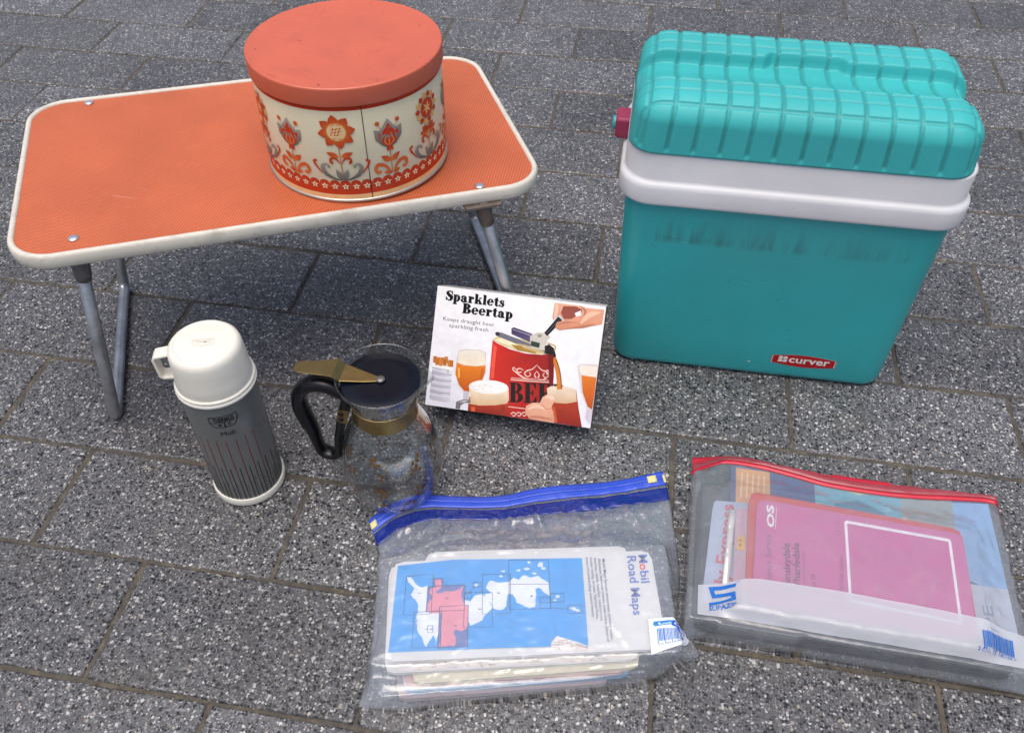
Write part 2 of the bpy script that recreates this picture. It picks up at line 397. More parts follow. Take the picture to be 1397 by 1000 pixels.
# ------------------------------------------------------------ folding table
def table_mats():
    t = NT('orange_weave_laminate'); co = t.obj()
    w1 = t.n('ShaderNodeTexWave', wave_type='BANDS', bands_direction='X'); w1.inputs['Scale'].default_value = 90; w1.inputs['Distortion'].default_value = 1.2; w1.inputs['Detail'].default_value = 2; w1.inputs['Detail Scale'].default_value = 3
    w2 = t.n('ShaderNodeTexWave', wave_type='BANDS', bands_direction='Y'); w2.inputs['Scale'].default_value = 120; w2.inputs['Distortion'].default_value = 1.5; w2.inputs['Detail'].default_value = 2
    t.l(co, w1.inputs['Vector']); t.l(co, w2.inputs['Vector'])
    weave = t.math('MULTIPLY', w1.outputs['Fac'], w2.outputs['Fac'])
    c = t.ramp(weave, [(.05, (.43, .088, .032)), (.55, (.65, .18, .074))])
    big = t.ramp(t.noise(co, 7, 6, .65), [(.3, .86), (.7, 1.1)]); c = t.mix(1.0, c, big, 'MULTIPLY')
    sp = t.ramp(t.noise(co, 70, 8, .8), [(.63, 0.), (.78, 1.)]); zone = t.ramp(t.noise(co, 9, 3), [(.5, 0.), (.62, .75)])
    c = t.mix(t.math('MULTIPLY', sp, zone), c, (.8, .42, .3))
    sc = t.ramp(t.noise(scaled(t, co, (4, 160, 1), (0, 0, .3)), 3, 2, .5), [(.735, 0.), (.76, .6)]); c = t.mix(t.math('MULTIPLY', sc, t.ramp(t.noise(co, 6, 2), [(.55, 0.), (.62, 1.)])), c, (.82, .5, .4))
    t.color(c); t.rough(t.math('MULTIPLY_ADD', t.noise(co, 20, 4), .2, .38)); t.normal(t.bump(weave, .2, .0005)); t.b.inputs['Specular IOR Level'].default_value = .45
    return t.m
M_ORANGE = table_mats()
M_TRIM = worn('aged_white_plastic_trim', (.66, .63, .55), .42, var=.06, dirt=(.22, .19, .14), dirt_amt=.5, dscale=30)
M_STEEL = worn('dull_galvanised_tube', (.42, .43, .45), .36, .85, var=.2, nscale=35, dirt=(.12, .11, .1), dirt_amt=.5)
M_RUST = worn('rusty_bracket_steel', (.17, .14, .12), .6, .4, var=.3, nscale=50, dirt=(.19, .07, .03), dirt_amt=1.0, dscale=45, bump=.2)
M_DULL = worn('dark_dull_bracket', (.2, .2, .205), .5, .6, var=.2, nscale=40, dirt=(.14, .07, .04), dirt_amt=.7)
M_RIVET = worn('zinc_rivet', (.62, .64, .68), .3, .8, var=.1)
TA, TTX, TTY = R(26.3), -.025, -.006
TO = Vector((-.495, .998, .31)); TE = Vector((math.cos(TA), math.sin(TA), TTX)).normalized()
TKv = Vector((-math.sin(TA), math.cos(TA), TTY)); TKv = (TKv-TE*TE.dot(TKv)).normalized(); TN = TE.cross(TKv)
def TP(u, v, z): return TO+TE*u+TKv*v+TN*z
table = empty('folding_table', (-.495, .998, 0), 'low folding table with orange top, white edging and grey tube legs', 'table')
TL, TW, TR_ = .645, .366, .046
top = mesh_obj('tabletop', *loft([[TP(x, y, z) for x, y in rrect(TL+2*o, TW+2*o, TR_+o, 12)] for o, z in ((.001, -.0155), (.001, 0))]), M_ORANGE, table, smooth=False)
top.data['note'] = ''; del top.data['note']
rings = []
for o, z in ((.0005, -.0005), (.001, .0018), (.004, .0032), (.0068, .0022), (.0084, -.001), (.0088, -.007), (.0084, -.0135), (.0065, -.0165), (.001, -.0172), (.0005, -.016)):
    rings.append([TP(x, y, z) for x, y in rrect(TL+2*o, TW+2*o, TR_+o, 12)])
mesh_obj('edge_trim', *loft(rings, False, False), M_TRIM, table)
def to_uv(x, y):
    d = Vector((x, y, .31))-TO; return d.dot(TE), d.dot(TKv)
RV = [to_uv(-.651, .737), to_uv(-.798, 1.05), to_uv(-.198, .942), None]
RV[3] = (RV[2][0]+.008, RV[1][1])
for u, v in RV:
    v -= .006 if v > 0 else -.006
    prof = [(.0066, .0004), (.0062, .0016), (.004, .0026), (.0012, .0029)]
    mesh_obj('rivet', *loft([[TP(u+r*math.cos(2*PI*j/18), v+r*math.sin(2*PI*j/18), z) for j in range(18)] for r, z in prof]), M_RIVET, table)
def bracket(u, v, foot, mt):
    a = TP(u, v, -.0165); d = (Vector(foot)-a).normalized(); p = a-TN*.0+d*.0; q = a+d*.040
    V, F = tube([p+TN*.001, a+d*.012, a+d*.03, q], [(.0115, .0115), (.0112, .0112), (.0105, .0105), (.0096, .0096)], 14)
    b = mesh_obj('bracket', V, F, mt, table)
    pr = rrect(.05, .034, .006, 4); Vp, Fp = loft([[TP(u+x, v+y, z) for x, y in pr] for z in (-.0195, -.0165)])
    mesh_obj('fixing_plate', Vp, Fp, M_RUST, b, smooth=False)
FEET = (((-.696, .723), (-.817, .991)), ((-.145, .972), (-.281, 1.273)))
for i, (fa, fb) in enumerate(FEET):
    ua, ub = RV[2*i], RV[2*i+1]; A = TP(*ua, -.018); B = TP(*ub, -.018)
    fa = (*fa, .0082); fb = (*fb, .0082)
    path = fillet([A, fa, fb, B], .014, 8)
    mesh_obj('leg_frame', *tube(path, .0082, 14), M_STEEL, table)
    bracket(*ua, fa, M_RUST if i else M_DULL); bracket(*ub, fb, M_RUST if i else M_DULL)

# ------------------------------------------------------------ cake tin
M_LID = worn('coral_enamel_lid', (.58, .115, .055), .42, var=.06, nscale=12, bump=.03, spec=.85, dirt=(.25, .05, .03), dirt_amt=.35, dscale=14)
M_CREAM = worn('cream_enamel', (.72, .66, .47), .32, var=.04, nscale=20, bump=.015, dirt=(.5, .4, .25), dirt_amt=.2)
M_TINMETAL = worn('bare_tin_rim', (.5, .47, .42), .35, .8, var=.15)
tc, tr, tz = (-.376, .995), .118, .0
te_u, te_v = to_uv(*tc)
tz = TP(te_u, te_v, 0).z + .0022
tin = empty('cake_tin', (tc[0], tc[1], tz), 'round cream cake tin with folk flower print and coral red lid on the table', 'cake tin')
N = 128
mesh_obj('body', *loft(lathe([(.1165, .0006), (tr, .004), (tr, .1345), (tr-.002, .139)], tc, N, tz), True, True), M_CREAM, tin)
mesh_obj('base_bead', *loft(lathe([(tr-.002, 0), (tr+.0016, .0006), (tr+.0022, .0025), (tr+.0014, .0044), (tr-.0005, .0048)], tc, N, tz), True, False), M_TINMETAL, tin)
lid = mesh_obj('lid', *loft(lathe([(.1175, .1335), (.1206, .1332), (.121, .1345), (.121, .1535), (.1208, .1552), (.12, .1562), (.1186, .1565), (.1174, .1560), (.116, .1557), (.06, .1572), (.001, .1576)], tc, N, tz), True, True), M_LID, tin)
RED, ORG, GRY, DGR, PCH = s8(196, 62, 28), s8(222, 116, 50), s8(150, 146, 136), s8(92, 90, 86), s8(240, 196, 140)
CRM = s8(238, 226, 190)
def tin_map(x, y, off):   # x: mm along the circumference, y: mm above the base
    a = x/1000/tr; r = tr+off
    return (tc[0]+r*math.cos(a), tc[1]+r*math.sin(a), tz+y/1000)
A = Art(.000014)
def ax(deg): return R(deg)*tr*1000
CIRC = 2*PI*tr*1000
A.poly([(CIRC*i/180, 127) for i in range(181)]+[(CIRC*i/180, 134) for i in range(180, -1, -1)], RED)
nst = 56; sp = CIRC/nst
A.rect(0, 4.5, CIRC, 12, PCH)
edge = []
for i in range(nst):
    for k in range(8): t = PI-PI*k/8; edge.append((sp*(i+.5)+sp/2*math.cos(t), 26.5+sp*.46*math.sin(t)))
A.poly([(0, 11.5)]+edge+[(CIRC, 26.5), (CIRC, 11.5)], RED)
for i in range(nst):
    cx, cyy = sp*(i+.5), 23.5
    st = [(cx+(4.9 if k % 2 == 0 else 2.3)*math.cos(PI/2+PI*k/5), cyy+(4.9 if k % 2 == 0 else 2.3)*math.sin(PI/2+PI*k/5)) for k in range(10)]
    A.poly(st, CRM)
A.layer += 1
for i in range(nst): A.ell(sp*(i+.5), 23.5, 1.5, 1.5, ORG, 8); A.layer -= 1
def leaf(cx, cy_, L_, w, ang, col, col2=None):
    c, q = math.cos(ang), math.sin(ang); pts = []
    for i in range(9): t = i/8; pts.append((t*L_, w*math.sin(PI*t**.8)))
    for i in range(7, 0, -1): t = i/8; pts.append((t*L_, -w*math.sin(PI*t**.8)))
    P = [(cx+x*c-y*q, cy_+x*q+y*c) for x, y in pts]
    A.poly(P, col if not col2 else (lambda p: tuple(a*(1-min(1, math.dist(p, (cx, cy_))/L_))+b*min(1, math.dist(p, (cx, cy_))/L_) for a, b in zip(col2, col))))
def scroll(cx, cy_, sgn, col, col2):
    g = vgrad(cy_, col2, cy_+22, col)
    A.stroke([(cx+sgn*2, cy_), (cx+sgn*10, cy_+2), (cx+sgn*20, cy_+8), (cx+sgn*24, cy_+17), (cx+sgn*21, cy_+22), (cx+sgn*16, cy_+21), (cx+sgn*16, cy_+17.5)], [1.2, 2.6, 5.2, 5.0, 3.6, 2.4, 3.4], g)
    leaf(cx+sgn*1, cy_, 17, 3.4, R(90-sgn*22), col, col2)
def sunflower(x, kind):
    L0 = A.layer
    A.stroke([(x, 33), (x, 80)], 1.1, s8(190, 120, 60), smooth=False)
    for s in (-1, 1):
        scroll(x, 33, s, GRY, DGR); A.layer = L0+4
        A.stroke([(x+s*25, 42), (x+s*32, 52), (x+s*34, 58), (x+s*30, 60)], [1.2, 2.6, 2.8, 3.2], RED); A.layer = L0+5
        A.stroke([(x+s*1, 57), (x+s*6, 64), (x+s*12, 63), (x+s*12, 58), (x+s*9.5, 58.5)], [1, 2.4, 3, 3, 3.2], RED); A.layer = L0+6
        leaf(x+s*1.5, 66, 16, 3.6, R(90-s*68), RED, ORG); A.layer = L0+6
    A.layer = L0+8
    if kind == 0:
        for k in range(8): leaf(x+9*math.cos(R(45*k+8)), 100+9*math.sin(R(45*k+8)), 14, 6.0, R(45*k+8), RED, ORG); A.layer -= 1
        A.layer += 2; A.ell(x, 100, 12.6, 12.6, s8(214, 130, 66)); A.ell(x, 100, 11.2, 11.2, lambda p: s8(240, 206, 150))
        for d in (-4, 0, 4):
            A.stroke([(x+d-3, 100-5), (x+d+1, 100+6)], .9, RED, smooth=False); A.layer -= 1; A.stroke([(x-6, 100+d-1), (x+6, 100+d+1)], .9, RED, smooth=False); A.layer -= 1
    else:
        for k in range(14): leaf(x+13.5*math.cos(R(360/14*k)), 100+13.5*math.sin(R(360/14*k)), 8.5, 3.6, R(360/14*k), RED if k % 2 else s8(232, 170, 96)); A.layer -= 1
        A.layer += 2; A.ell(x, 100, 12, 13, RED)
        for k in range(6): leaf(x, 100, 9, 1.3, R(60*k+15), s8(238, 190, 120)); A.layer -= 1
        for s in (-1, 1): leaf(x+s, 70, 13, 4.4, R(90-s*52), RED); A.layer -= 1
def tulip(x):
    L0 = A.layer
    A.stroke([(x, 34), (x, 78)], 1.1, s8(190, 120, 60), smooth=False)
    for s in (-1, 1):
        A.stroke([(x+s*1, 35), (x+s*8, 46), (x+s*17, 50), (x+s*21, 44), (x+s*18, 38.5), (x+s*14.5, 40.5)], [1, 4, 4.8, 4, 3.4, 4.2], vgrad(36, ORG, 52, s8(214, 90, 40))); A.layer = L0+3
        leaf(x+s*.5, 52, 15, 3.8, R(90-s*52), RED, ORG); A.layer = L0+3
        leaf(x+s*.5, 35.5, 11, 2.8, R(90-s*75), ORG, RED); A.layer = L0+3
        A.stroke([(x+s*7, 92), (x+s*12.5, 104)], .6, ORG, smooth=False); A.layer = L0+3; A.ell(x+s*13, 105.5, 2.9, 2.9, vgrad(102, RED, 108, ORG), 12); A.layer = L0+3
    out = [(0, 70), (9, 75), (17, 84), (18, 98), (11, 95.5), (7, 100), (0, 110)]
    A.layer = L0+5; A.poly([(x+a, b) for a, b in out]+[(x-a, b) for a, b in out[-2:0:-1]], vgrad(72, DGR, 104, s8(168, 164, 152)))
    inn = [(0, 71), (8, 77), (13, 85), (13.5, 93), (8.5, 91), (5.5, 96), (0, 104)]
    A.poly([(x+a, b) for a, b in inn]+[(x-a, b) for a, b in inn[-2:0:-1]], s8(200, 58, 26))
    for s in (-1, 0, 1): A.stroke([(x+s*1, 74), (x+s*6, 80), (x+s*3, 88)], [.5, 1.1, .3], s8(236, 160, 84)); A.layer -= 1
    leaf(x, 73, 8, 2.4, R(-60), RED); leaf(x, 73, 8, 2.4, R(-120), RED)
kinds = {279: 0, 339: 1, 219: 1, 159: 0, 99: 1, 39: 0}
L0 = A.layer
for dg_, kd in kinds.items():
    A.layer = L0; sunflower(ax(dg_), kd); A.layer = L0; tulip(ax(dg_+30-(1 if dg_ == 219 else 0)))
A.build('floral_print', tin, tin_map, PRINT_GLOSS, 7)
A = Art(.00002); A.layer = 26
sx = ax(360-65.2); A.rect(sx-.45, 5, sx+.45, 133, s8(52, 34, 24))
A.build('side_seam', tin, tin_map, PRINT_GLOSS, 7)
A = Art(.00003)
for i in range(46):
    r_ = tr*1.02*math.sqrt(rng.random()) if i > 18 else tr*rng.uniform(.98, 1.02); a_ = rng.uniform(0, 2*PI); s_ = rng.uniform(.25, .9)
    x_, y_ = r_*1000*math.cos(a_)*.97, r_*1000*math.sin(a_)*.97
    A.poly([(x_+s_*rng.uniform(.5, 1.4)*math.cos(k*PI/3), y_+s_*rng.uniform(.5, 1.4)*math.sin(k*PI/3)) for k in range(6)], s8(70, 34, 30)); A.layer -= 1
tag(A.build('paint_chips', lid, lambda x, y, off: (tc[0]+x/1000, tc[1]+y/1000, tz+.1577+off), PRINT), kind='stuff')

# ------------------------------------------------------------ cool box
def plastic(name, base, rough, scuff, amt=.35, stain=False, bumpy=.04, groove_tone=False):
    t = NT(name); co = t.obj()
    c = t.ramp(t.noise(co, 6, 5), [(.3, tuple(v*.92 for v in base)), (.7, tuple(min(1, v*1.07) for v in base))])
    sc = t.ramp(t.noise(scaled(t, co, (30, 30, 180), (.4, .2, .7)), 4, 6, .75), [(.64, 0.), (.74, 1.)])
    sc2 = t.ramp(t.noise(co, 9, 3), [(.45, 0.), (.65, 1.)])
    c = t.mix(t.math('MULTIPLY', t.math('MULTIPLY', sc, sc2), amt), c, scuff)
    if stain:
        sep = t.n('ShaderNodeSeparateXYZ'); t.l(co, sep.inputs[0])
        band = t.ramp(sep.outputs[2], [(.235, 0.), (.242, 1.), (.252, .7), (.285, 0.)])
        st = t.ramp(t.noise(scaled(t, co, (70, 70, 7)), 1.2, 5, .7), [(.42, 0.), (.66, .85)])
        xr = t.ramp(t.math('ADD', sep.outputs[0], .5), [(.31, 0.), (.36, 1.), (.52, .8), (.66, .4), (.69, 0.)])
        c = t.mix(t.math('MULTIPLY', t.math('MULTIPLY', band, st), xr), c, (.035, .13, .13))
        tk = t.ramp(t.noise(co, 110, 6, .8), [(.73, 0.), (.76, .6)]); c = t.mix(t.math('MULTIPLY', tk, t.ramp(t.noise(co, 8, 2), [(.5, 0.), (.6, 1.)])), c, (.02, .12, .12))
    if groove_tone:
        g = t.n('ShaderNodeAttribute', attribute_name='groove_tone'); gm = t.math('MULTIPLY', t.math('POWER', g.outputs['Fac'], 1.5), t.ramp(t.noise(co, 16, 5, .7), [(.25, .3), (.7, .85)]))  # colour turns to a darker teal along the pressed grooves, unevenly
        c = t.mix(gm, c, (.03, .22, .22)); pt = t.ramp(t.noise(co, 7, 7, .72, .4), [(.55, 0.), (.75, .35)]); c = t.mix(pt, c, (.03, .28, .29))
    t.color(c); t.rough(t.math('MULTIPLY_ADD', t.noise(co, 30, 5), .2, rough-.1)); t.normal(t.bump(t.noise(co, 500, 3), bumpy, .0006)); t.b.inputs['Specular IOR Level'].default_value = .45
    return t.m
M_TEAL = plastic('teal_plastic_body', (.03, .375, .39), .36, (.1, .42, .44), stain=True)
M_TEALLID = plastic('teal_plastic_lid', (.042, .43, .435), .5, (.25, .66, .66), .6, bumpy=.12, groove_tone=True)
M_WHITE = plastic('white_plastic_rim', (.70, .71, .73), .38, (.5, .5, .5), .25)
M_PINK = plastic('magenta_plastic', (.30, .03, .085), .5, (.5, .2, .3))
cx, cyc, ca = .1935, 1.063, .008
def CB(x, y, z):
    return (cx+x*math.cos(ca)-y*math.sin(ca), cyc+x*math.sin(ca)+y*math.cos(ca), z)
box = empty('cool_box', (cx, cyc, 0), 'tall turquoise picnic cool box with white rim and ribbed lid', 'cool box', rz=ca)
def rr3(w, d, r, z, n=10): return [CB(x, y, z) for x, y in rrect(w, d, r, n)]
body_r = [rr3(.400-.03, .194-.03, .02, .0), rr3(.400-.012, .194-.012, .026, .0018), rr3(.400-.003, .194-.003, .029, .007), rr3(.400, .194, .03, .014)]
for i in range(1, 7): t = i/6; body_r.append(rr3(.400+.014*t, .194+.014*t, .03+.004*t, .014+(.308-.014)*t))
body = mesh_obj('body', *loft(body_r), M_TEAL, box); sharp(body, 50)
rim_p = [(.414, .208, .034, .300), (.428, .222, .04, .3005), (.4325, .2265, .043, .3025), (.434, .228, .043, .306), (.434, .228, .043, .3255), (.4325, .2265, .043, .330), (.428, .222, .042, .3325), (.4235, .2175, .041, .334), (.4225, .2165, .041, .337), (.4225, .2165, .041, .370), (.4215, .2155, .041, .3728), (.416, .21, .04, .3735), (.4, .195, .035, .3735)]
mesh_obj('rim', *loft([rr3(w, d, r, z) for w, d, r, z in rim_p], True, True), M_WHITE, box)
# ribbed lid: rounded block with pressed grooves and a stepped hand channel
LW, LD, LZ0, LZ1, LR = .415, .220, .3745, .4425, .029
def lid_point(p):
    x, y, z = p; hx, hy = LW/2, LD/2
    ix = max(-hx+LR*1.25, min(hx-LR*1.25, x)); iy = max(-hy+LR*1.25, min(hy-LR*1.25, y)); iz = min(z, LZ1-LR)
    d = Vector((x-ix, y-iy, max(0, z-iz))); 
    if d.length > 1e-9:
        rx = LR*1.25; rz = LR
        n = Vector((d.x/rx, d.y/rx, d.z/rz)); n.normalize(); q = Vector((ix+n.x*rx, iy+n.y*rx, iz+n.z*rz))
        n = Vector((n.x/rx, n.y/rx, n.z/rz)).normalized()
    else: q = Vector(p); n = Vector((0, 0, 1))
    if z < LZ1-LR-1e-6: 
        q.z = z
    def groove(v, lines, wd):
        m = min(abs(v-l) for l in lines); return min(1, (1-m/wd)*1.9) if m < wd else 0
    gx = groove(q.x, GX, .0034); gy = groove(q.y, GY, .0029)
    topness = max(0, n.z)
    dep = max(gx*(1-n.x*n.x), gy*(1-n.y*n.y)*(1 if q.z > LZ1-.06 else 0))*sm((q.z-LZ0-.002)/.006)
    # hand channel running the length of the lid
    yb = .026+(.011*sm((.054-abs(q.x-.003))/.012))
    f = sm((q.y+.046)/.014)*.3+sm((q.y+.046)/.055)*.7
    ch = f*(1-sm((q.y-yb)/.005))
    low = sm((q.z-(LZ1-.045))/.03)
    q = q-n*.0024*dep; q.z -= .0175*ch*low; tp = (q.z-LZ0)/(LZ1-LZ0); q.x = q.x*(1-.03*tp)-.003; q.y *= 1-.02*tp
    groove_vals.append(dep)
    return CB(q.x, q.y, q.z)
groove_vals = []
def sm(t): t = max(0, min(1, t)); return t*t*(3-2*t)
GX = [-.1925+.0321*i for i in range(13)]; GY = [-.097, -.073, -.049, .054, .0765, .098]
nx, ny, nz = 300, 156, 34
V = []; F = []; idx = {}
def vid(i, j, k):
    key = (i, j, k)
    if key not in idx:
        idx[key] = len(V); V.append(lid_point((-LW/2+LW*i/nx, -LD/2+LD*j/ny, LZ0+(LZ1-LZ0)*k/nz)))
    return idx[key]
for i in range(nx):
    for j in range(ny): F.append((vid(i, j, nz), vid(i+1, j, nz), vid(i+1, j+1, nz), vid(i, j+1, nz)))
for i in range(nx):
    for k in range(nz):
        F.append((vid(i, 0, k), vid(i+1, 0, k), vid(i+1, 0, k+1), vid(i, 0, k+1))); F.append((vid(i+1, ny, k), vid(i, ny, k), vid(i, ny, k+1), vid(i+1, ny, k+1)))
for j in range(ny):
    for k in range(nz):
        F.append((vid(0, j+1, k), vid(0, j, k), vid(0, j, k+1), vid(0, j+1, k+1))); F.append((vid(nx, j, k), vid(nx, j+1, k), vid(nx, j+1, k+1), vid(nx, j, k+1)))
F.append(tuple([vid(i, 0, 0) for i in range(nx, -1, -1)]+[vid(0, j, 0) for j in range(1, ny+1)]+[vid(i, ny, 0) for i in range(1, nx+1)]+[vid(nx, j, 0) for j in range(ny-1, 0, -1)]))
lido = mesh_obj('lid', V, F, M_TEALLID, box)
at_ = lido.data.attributes.new('groove_tone', 'FLOAT', 'POINT'); at_.data.foreach_set('value', np.array(groove_vals, dtype=np.float32))
# pivot of the carrying handle on each end
for s in (-1, 1):
    x0 = s*.2115
    V_, F_ = loft([[CB(x0+s*o, .0+y, .349+z) for y, z in rrect(.034-i_*.004, .03-i_*.004, .005, 4)] for o, i_ in ((-.002, 0), (.015, 0), (.018, 1))])
    pv = recalc(mesh_obj('handle_pivot', V_, F_, M_PINK, box, smooth=False)); bevel(pv, .0012)
    V_, F_ = loft([[CB(x0+s*o, .0+r_*math.cos(2*PI*j/20), .349+r_*math.sin(2*PI*j/20)) for j in range(20)] for o, r_ in ((.017, .009), (.021, .009), (.0225, .007))])
    sharp(recalc(mesh_obj('pivot_knob', V_, F_, M_TEAL, pv)))
# maker's badge on the front
def front_map(x, y, off):  # x metres across, y metres up, on the slightly flared front wall
    return CB(x, -(.194+.014*(y-.014)/.294)/2-off, y)
A = Art(.00012)
bx0, bx1, bz0, bz1 = .034, .125, .029, .054
mid = (bx0+bx1)/2
A.poly([(bx0-.003, bz0+.004), (bx1+.003, bz0+.004), (bx1+.003, bz1-.004), (bx0-.003, bz1-.004)], s8(90, 150, 150))
outl = [(bx0, bz0+.005)]+[(bx0+(bx1-bx0)*i/16, bz0+.005-.005*math.sin(PI*i/16)) for i in range(1, 16)]+[(bx1, bz0+.005), (bx1, bz1-.005)]+[(bx1-(bx1-bx0)*i/16, bz1-.005+.005*math.sin(PI*i/16)) for i in range(1, 16)]+[(bx0, bz1-.005)]
def infl(k): return [(mid+(x-mid)*k, (bz0+bz1)/2+(y-(bz0+bz1)/2)*k) for x, y in outl]
A.poly(outl, s8(206, 200, 196)); A.poly(infl(.975), s8(172, 26, 34))
A.text('curver', (bx0+.0245, .0375), (1, 0), (0, .0195), s8(235, 228, 222), bold=.02, width=.0585)
for i, (qx, qz) in enumerate(((0, 0), (.0068, 0), (0, .0063), (.0068, .0063))):
    A.poly([(bx0+.009+qx+a+b*.25, .0372+qz+b) for a, b in ((0, 0), (.0058, 0), (.0058, .0036), (.004, .0054), (0, .0054))], s8(235, 228, 222)); A.layer -= 1
badge = A.build('maker_badge', box, front_map, PRINT_GLOSS)
A = Art(); A.ell(.003, .03, .0028, .0011, s8(190, 215, 212), 10)
for i in range(26):
    x_, z_ = rng.uniform(-.18, .17), rng.uniform(.05, .26); a_ = rng.uniform(-.6, .6); l_ = rng.uniform(.002, .012)
    A.stroke([(x_, z_), (x_+l_*math.cos(a_), z_+l_*math.sin(a_)*.4)], rng.uniform(.0002, .0006), s8(20, 92, 98) if i % 3 else s8(120, 190, 190), smooth=False); A.layer -= 1
tag(A.build('scuff_marks', body, front_map, PRINT), kind='stuff')

# ------------------------------------------------------------ vacuum flask
M_FLASK = worn('grey_enamelled_steel', (.175, .188, .184), .3, .3, var=.06, nscale=10, bump=.02)
M_IVORY = worn('ivory_plastic', (.76, .74, .66), .33, var=.025, nscale=9, bump=.02, dirt=(.55, .5, .4), dirt_amt=.2)
fc = (-.47, .658)
flask = empty('vacuum_flask', (fc[0], fc[1], 0), 'grey vacuum flask with red and black stripes and ivory cup lid', 'vacuum flask')
prof = [(.0425, .010), (.0452, .0112), (.0452, .19), (.0448, .196), (.043, .199)]
zz = [.0112+(.19-.0112)*i/40 for i in range(41)]
rings = lathe([(.0425, .0105)]+[(.0452, z) for z in zz]+[(.0445, .197), (.042, .199)], fc, 72)
def dent(p):
    a = math.atan2(p[1]-fc[1], p[0]-fc[0]); k = 0
    for a0, z0, sa, sz, dpt in ((R(-32), .163, .22, .018, .0024), (R(-8), .15, .25, .03, .002), (R(-50), .178, .12, .01, .0008)):
        k += dpt*math.exp(-((a-a0)/sa)**2-((p[2]-z0)/sz)**2)
    return (p[0]-k*math.cos(a), p[1]-k*math.sin(a), p[2])
mesh_obj('body', *loft([[dent(p) for p in r] for r in rings]), M_FLASK, flask)
sharp(mesh_obj('base_ring', *loft(lathe([(.043, 0), (.0468, .0006), (.0475, .003), (.0475, .0095), (.0468, .0118), (.0448, .0124)], fc, 72)), M_IVORY, flask), 40)
mesh_obj('neck_ring', *loft(lathe([(.044, .1915), (.0472, .1922), (.0484, .1942), (.0484, .1962), (.0472, .1978), (.0466, .1982), (.0474, .199), (.0476, .2008), (.0468, .2024), (.0445, .203)], fc, 72)), M_IVORY, flask)
cup = mesh_obj('cup', *loft(lathe([(.0448, .2015), (.0453, .203), (.0442, .216), (.0432, .236), (.0425, .2475), (.0412, .2526), (.0382, .256), (.0345, .2572), (.0338, .2568), (.0334, .2561), (.0328, .2563), (.012, .2568), (.0005, .2568)], fc, 72)), M_IVORY, flask)
# square loop handle on the cup, turned to the far side of the flask's left
ha = R(196)
def HF(r, s, z): return (fc[0]+r*math.cos(ha)-s*math.sin(ha), fc[1]+r*math.sin(ha)+s*math.cos(ha), z)
hp = [(.0405, .2465), (.0575, .2435), (.0600, .240), (.0585, .2135), (.0555, .2105), (.0425, .2105)]
rings = []
for i, (r_, z_) in enumerate(hp):
    a_ = hp[max(i-1, 0)]; b_ = hp[min(i+1, len(hp)-1)]; t_ = Vector((b_[0]-a_[0], b_[1]-a_[1])).normalized(); n_ = Vector((-t_.y, t_.x))*.0016
    rings.append([HF(r_+n_.x, -.0085, z_+n_.y), HF(r_+n_.x, .0085, z_+n_.y), HF(r_-n_.x, .0085, z_-n_.y), HF(r_-n_.x, -.0085, z_-n_.y)])
hd = recalc(mesh_obj('cup_handle', *loft(rings), M_IVORY, cup, smooth=False)); bevel(hd, .0008)
FLR = .0452
def flask_map(x, y, off):  # x in mm along circumference measured from -64 deg, y in mm
    a = R(-64)+x/1000/FLR; p = dent((fc[0]+FLR*math.cos(a), fc[1]+FLR*math.sin(a), y/1000)); return (p[0]+(off+.0001)*math.cos(a), p[1]+(off+.0001)*math.sin(a), p[2])
A = Art(.00004); BLK, DRD = s8(22, 22, 28), s8(120, 34, 40)
for i in range(24):
    x = (i-12)*FLR*1000*R(15)+FLR*1000*R(-7.5)
    A.stroke([(x, 13.5), (x, 132)], 1.05, vgrad(14, s8(64, 26, 30), 132, s8(138, 44, 48)), smooth=False); A.layer -= 1
    x += FLR*1000*R(6.5); A.stroke([(x, 13.5), (x, 77)], 1.05, BLK, smooth=False); A.layer -= 1
for i in range(48):   # finer dark lines close to the foot
    x = (i-24)*FLR*1000*R(7.5)+1.4; A.stroke([(x, 13.5), (x, 40+(i % 3)*7)], .4, s8(48, 44, 46), smooth=False); A.layer -= 1
A.layer += 1
sh = [(-17, 176), (17, 176), (17.5, 166), (12.5, 158), (4, 156.5), (-4, 156.5), (-12.5, 158), (-17.5, 166)]
A.poly(sh, BLK, [[(x*.94, 166+(y-166)*.9) for x, y in sh]])
A.rect(-17, 165.6, -13.5, 166.6, BLK); A.rect(13.5, 165.6, 17, 166.6, BLK)
A.text('THERMOS', (-12.6, 167.2), (1, 0), (0, 9.4), BLK, bold=.03, width=25)
A.poly([(-13, 166.2), (13, 166.2), (13, 165.3), (-13, 165.3)], BLK); A.ell(-5.5, 161.7, 2.4, 1.5, BLK, 10); A.ell(5.5, 161.7, 2.2, 1.5, s8(60, 60, 66), 10); A.rect(-.7, 158, .7, 165, BLK); A.rect(-1.8, 157.6, 1.8, 158.6, BLK)
A.text('Midi', (-8.3, 142.4), (1, 0), (0, 10.2), BLK, bold=0, width=17)
A.build('stripe_print', flask, flask_map, PRINT_GLOSS, 3)
A = Art(.00003)
A.layer = 1; EM = s8(214, 208, 196)
A.poly([(-12, 5), (12, 5), (13, -4), (0, -7), (-13, -4)], EM, [[(-11, 4), (11, 4), (12, -3.4), (0, -6), (-12, -3.4)]]); A.text('THERMOS', (-9.6, -1.6), (1, 0), (0, 6), EM, .02, 19)
er = R(9.4+4)
A.build('embossed_mark', cup, lambda x, y, off: (fc[0]+(x*math.cos(er)-y*math.sin(er))/1000, fc[1]+(x*math.sin(er)+y*math.cos(er))/1000, .2570+off), PRINT_GLOSS)

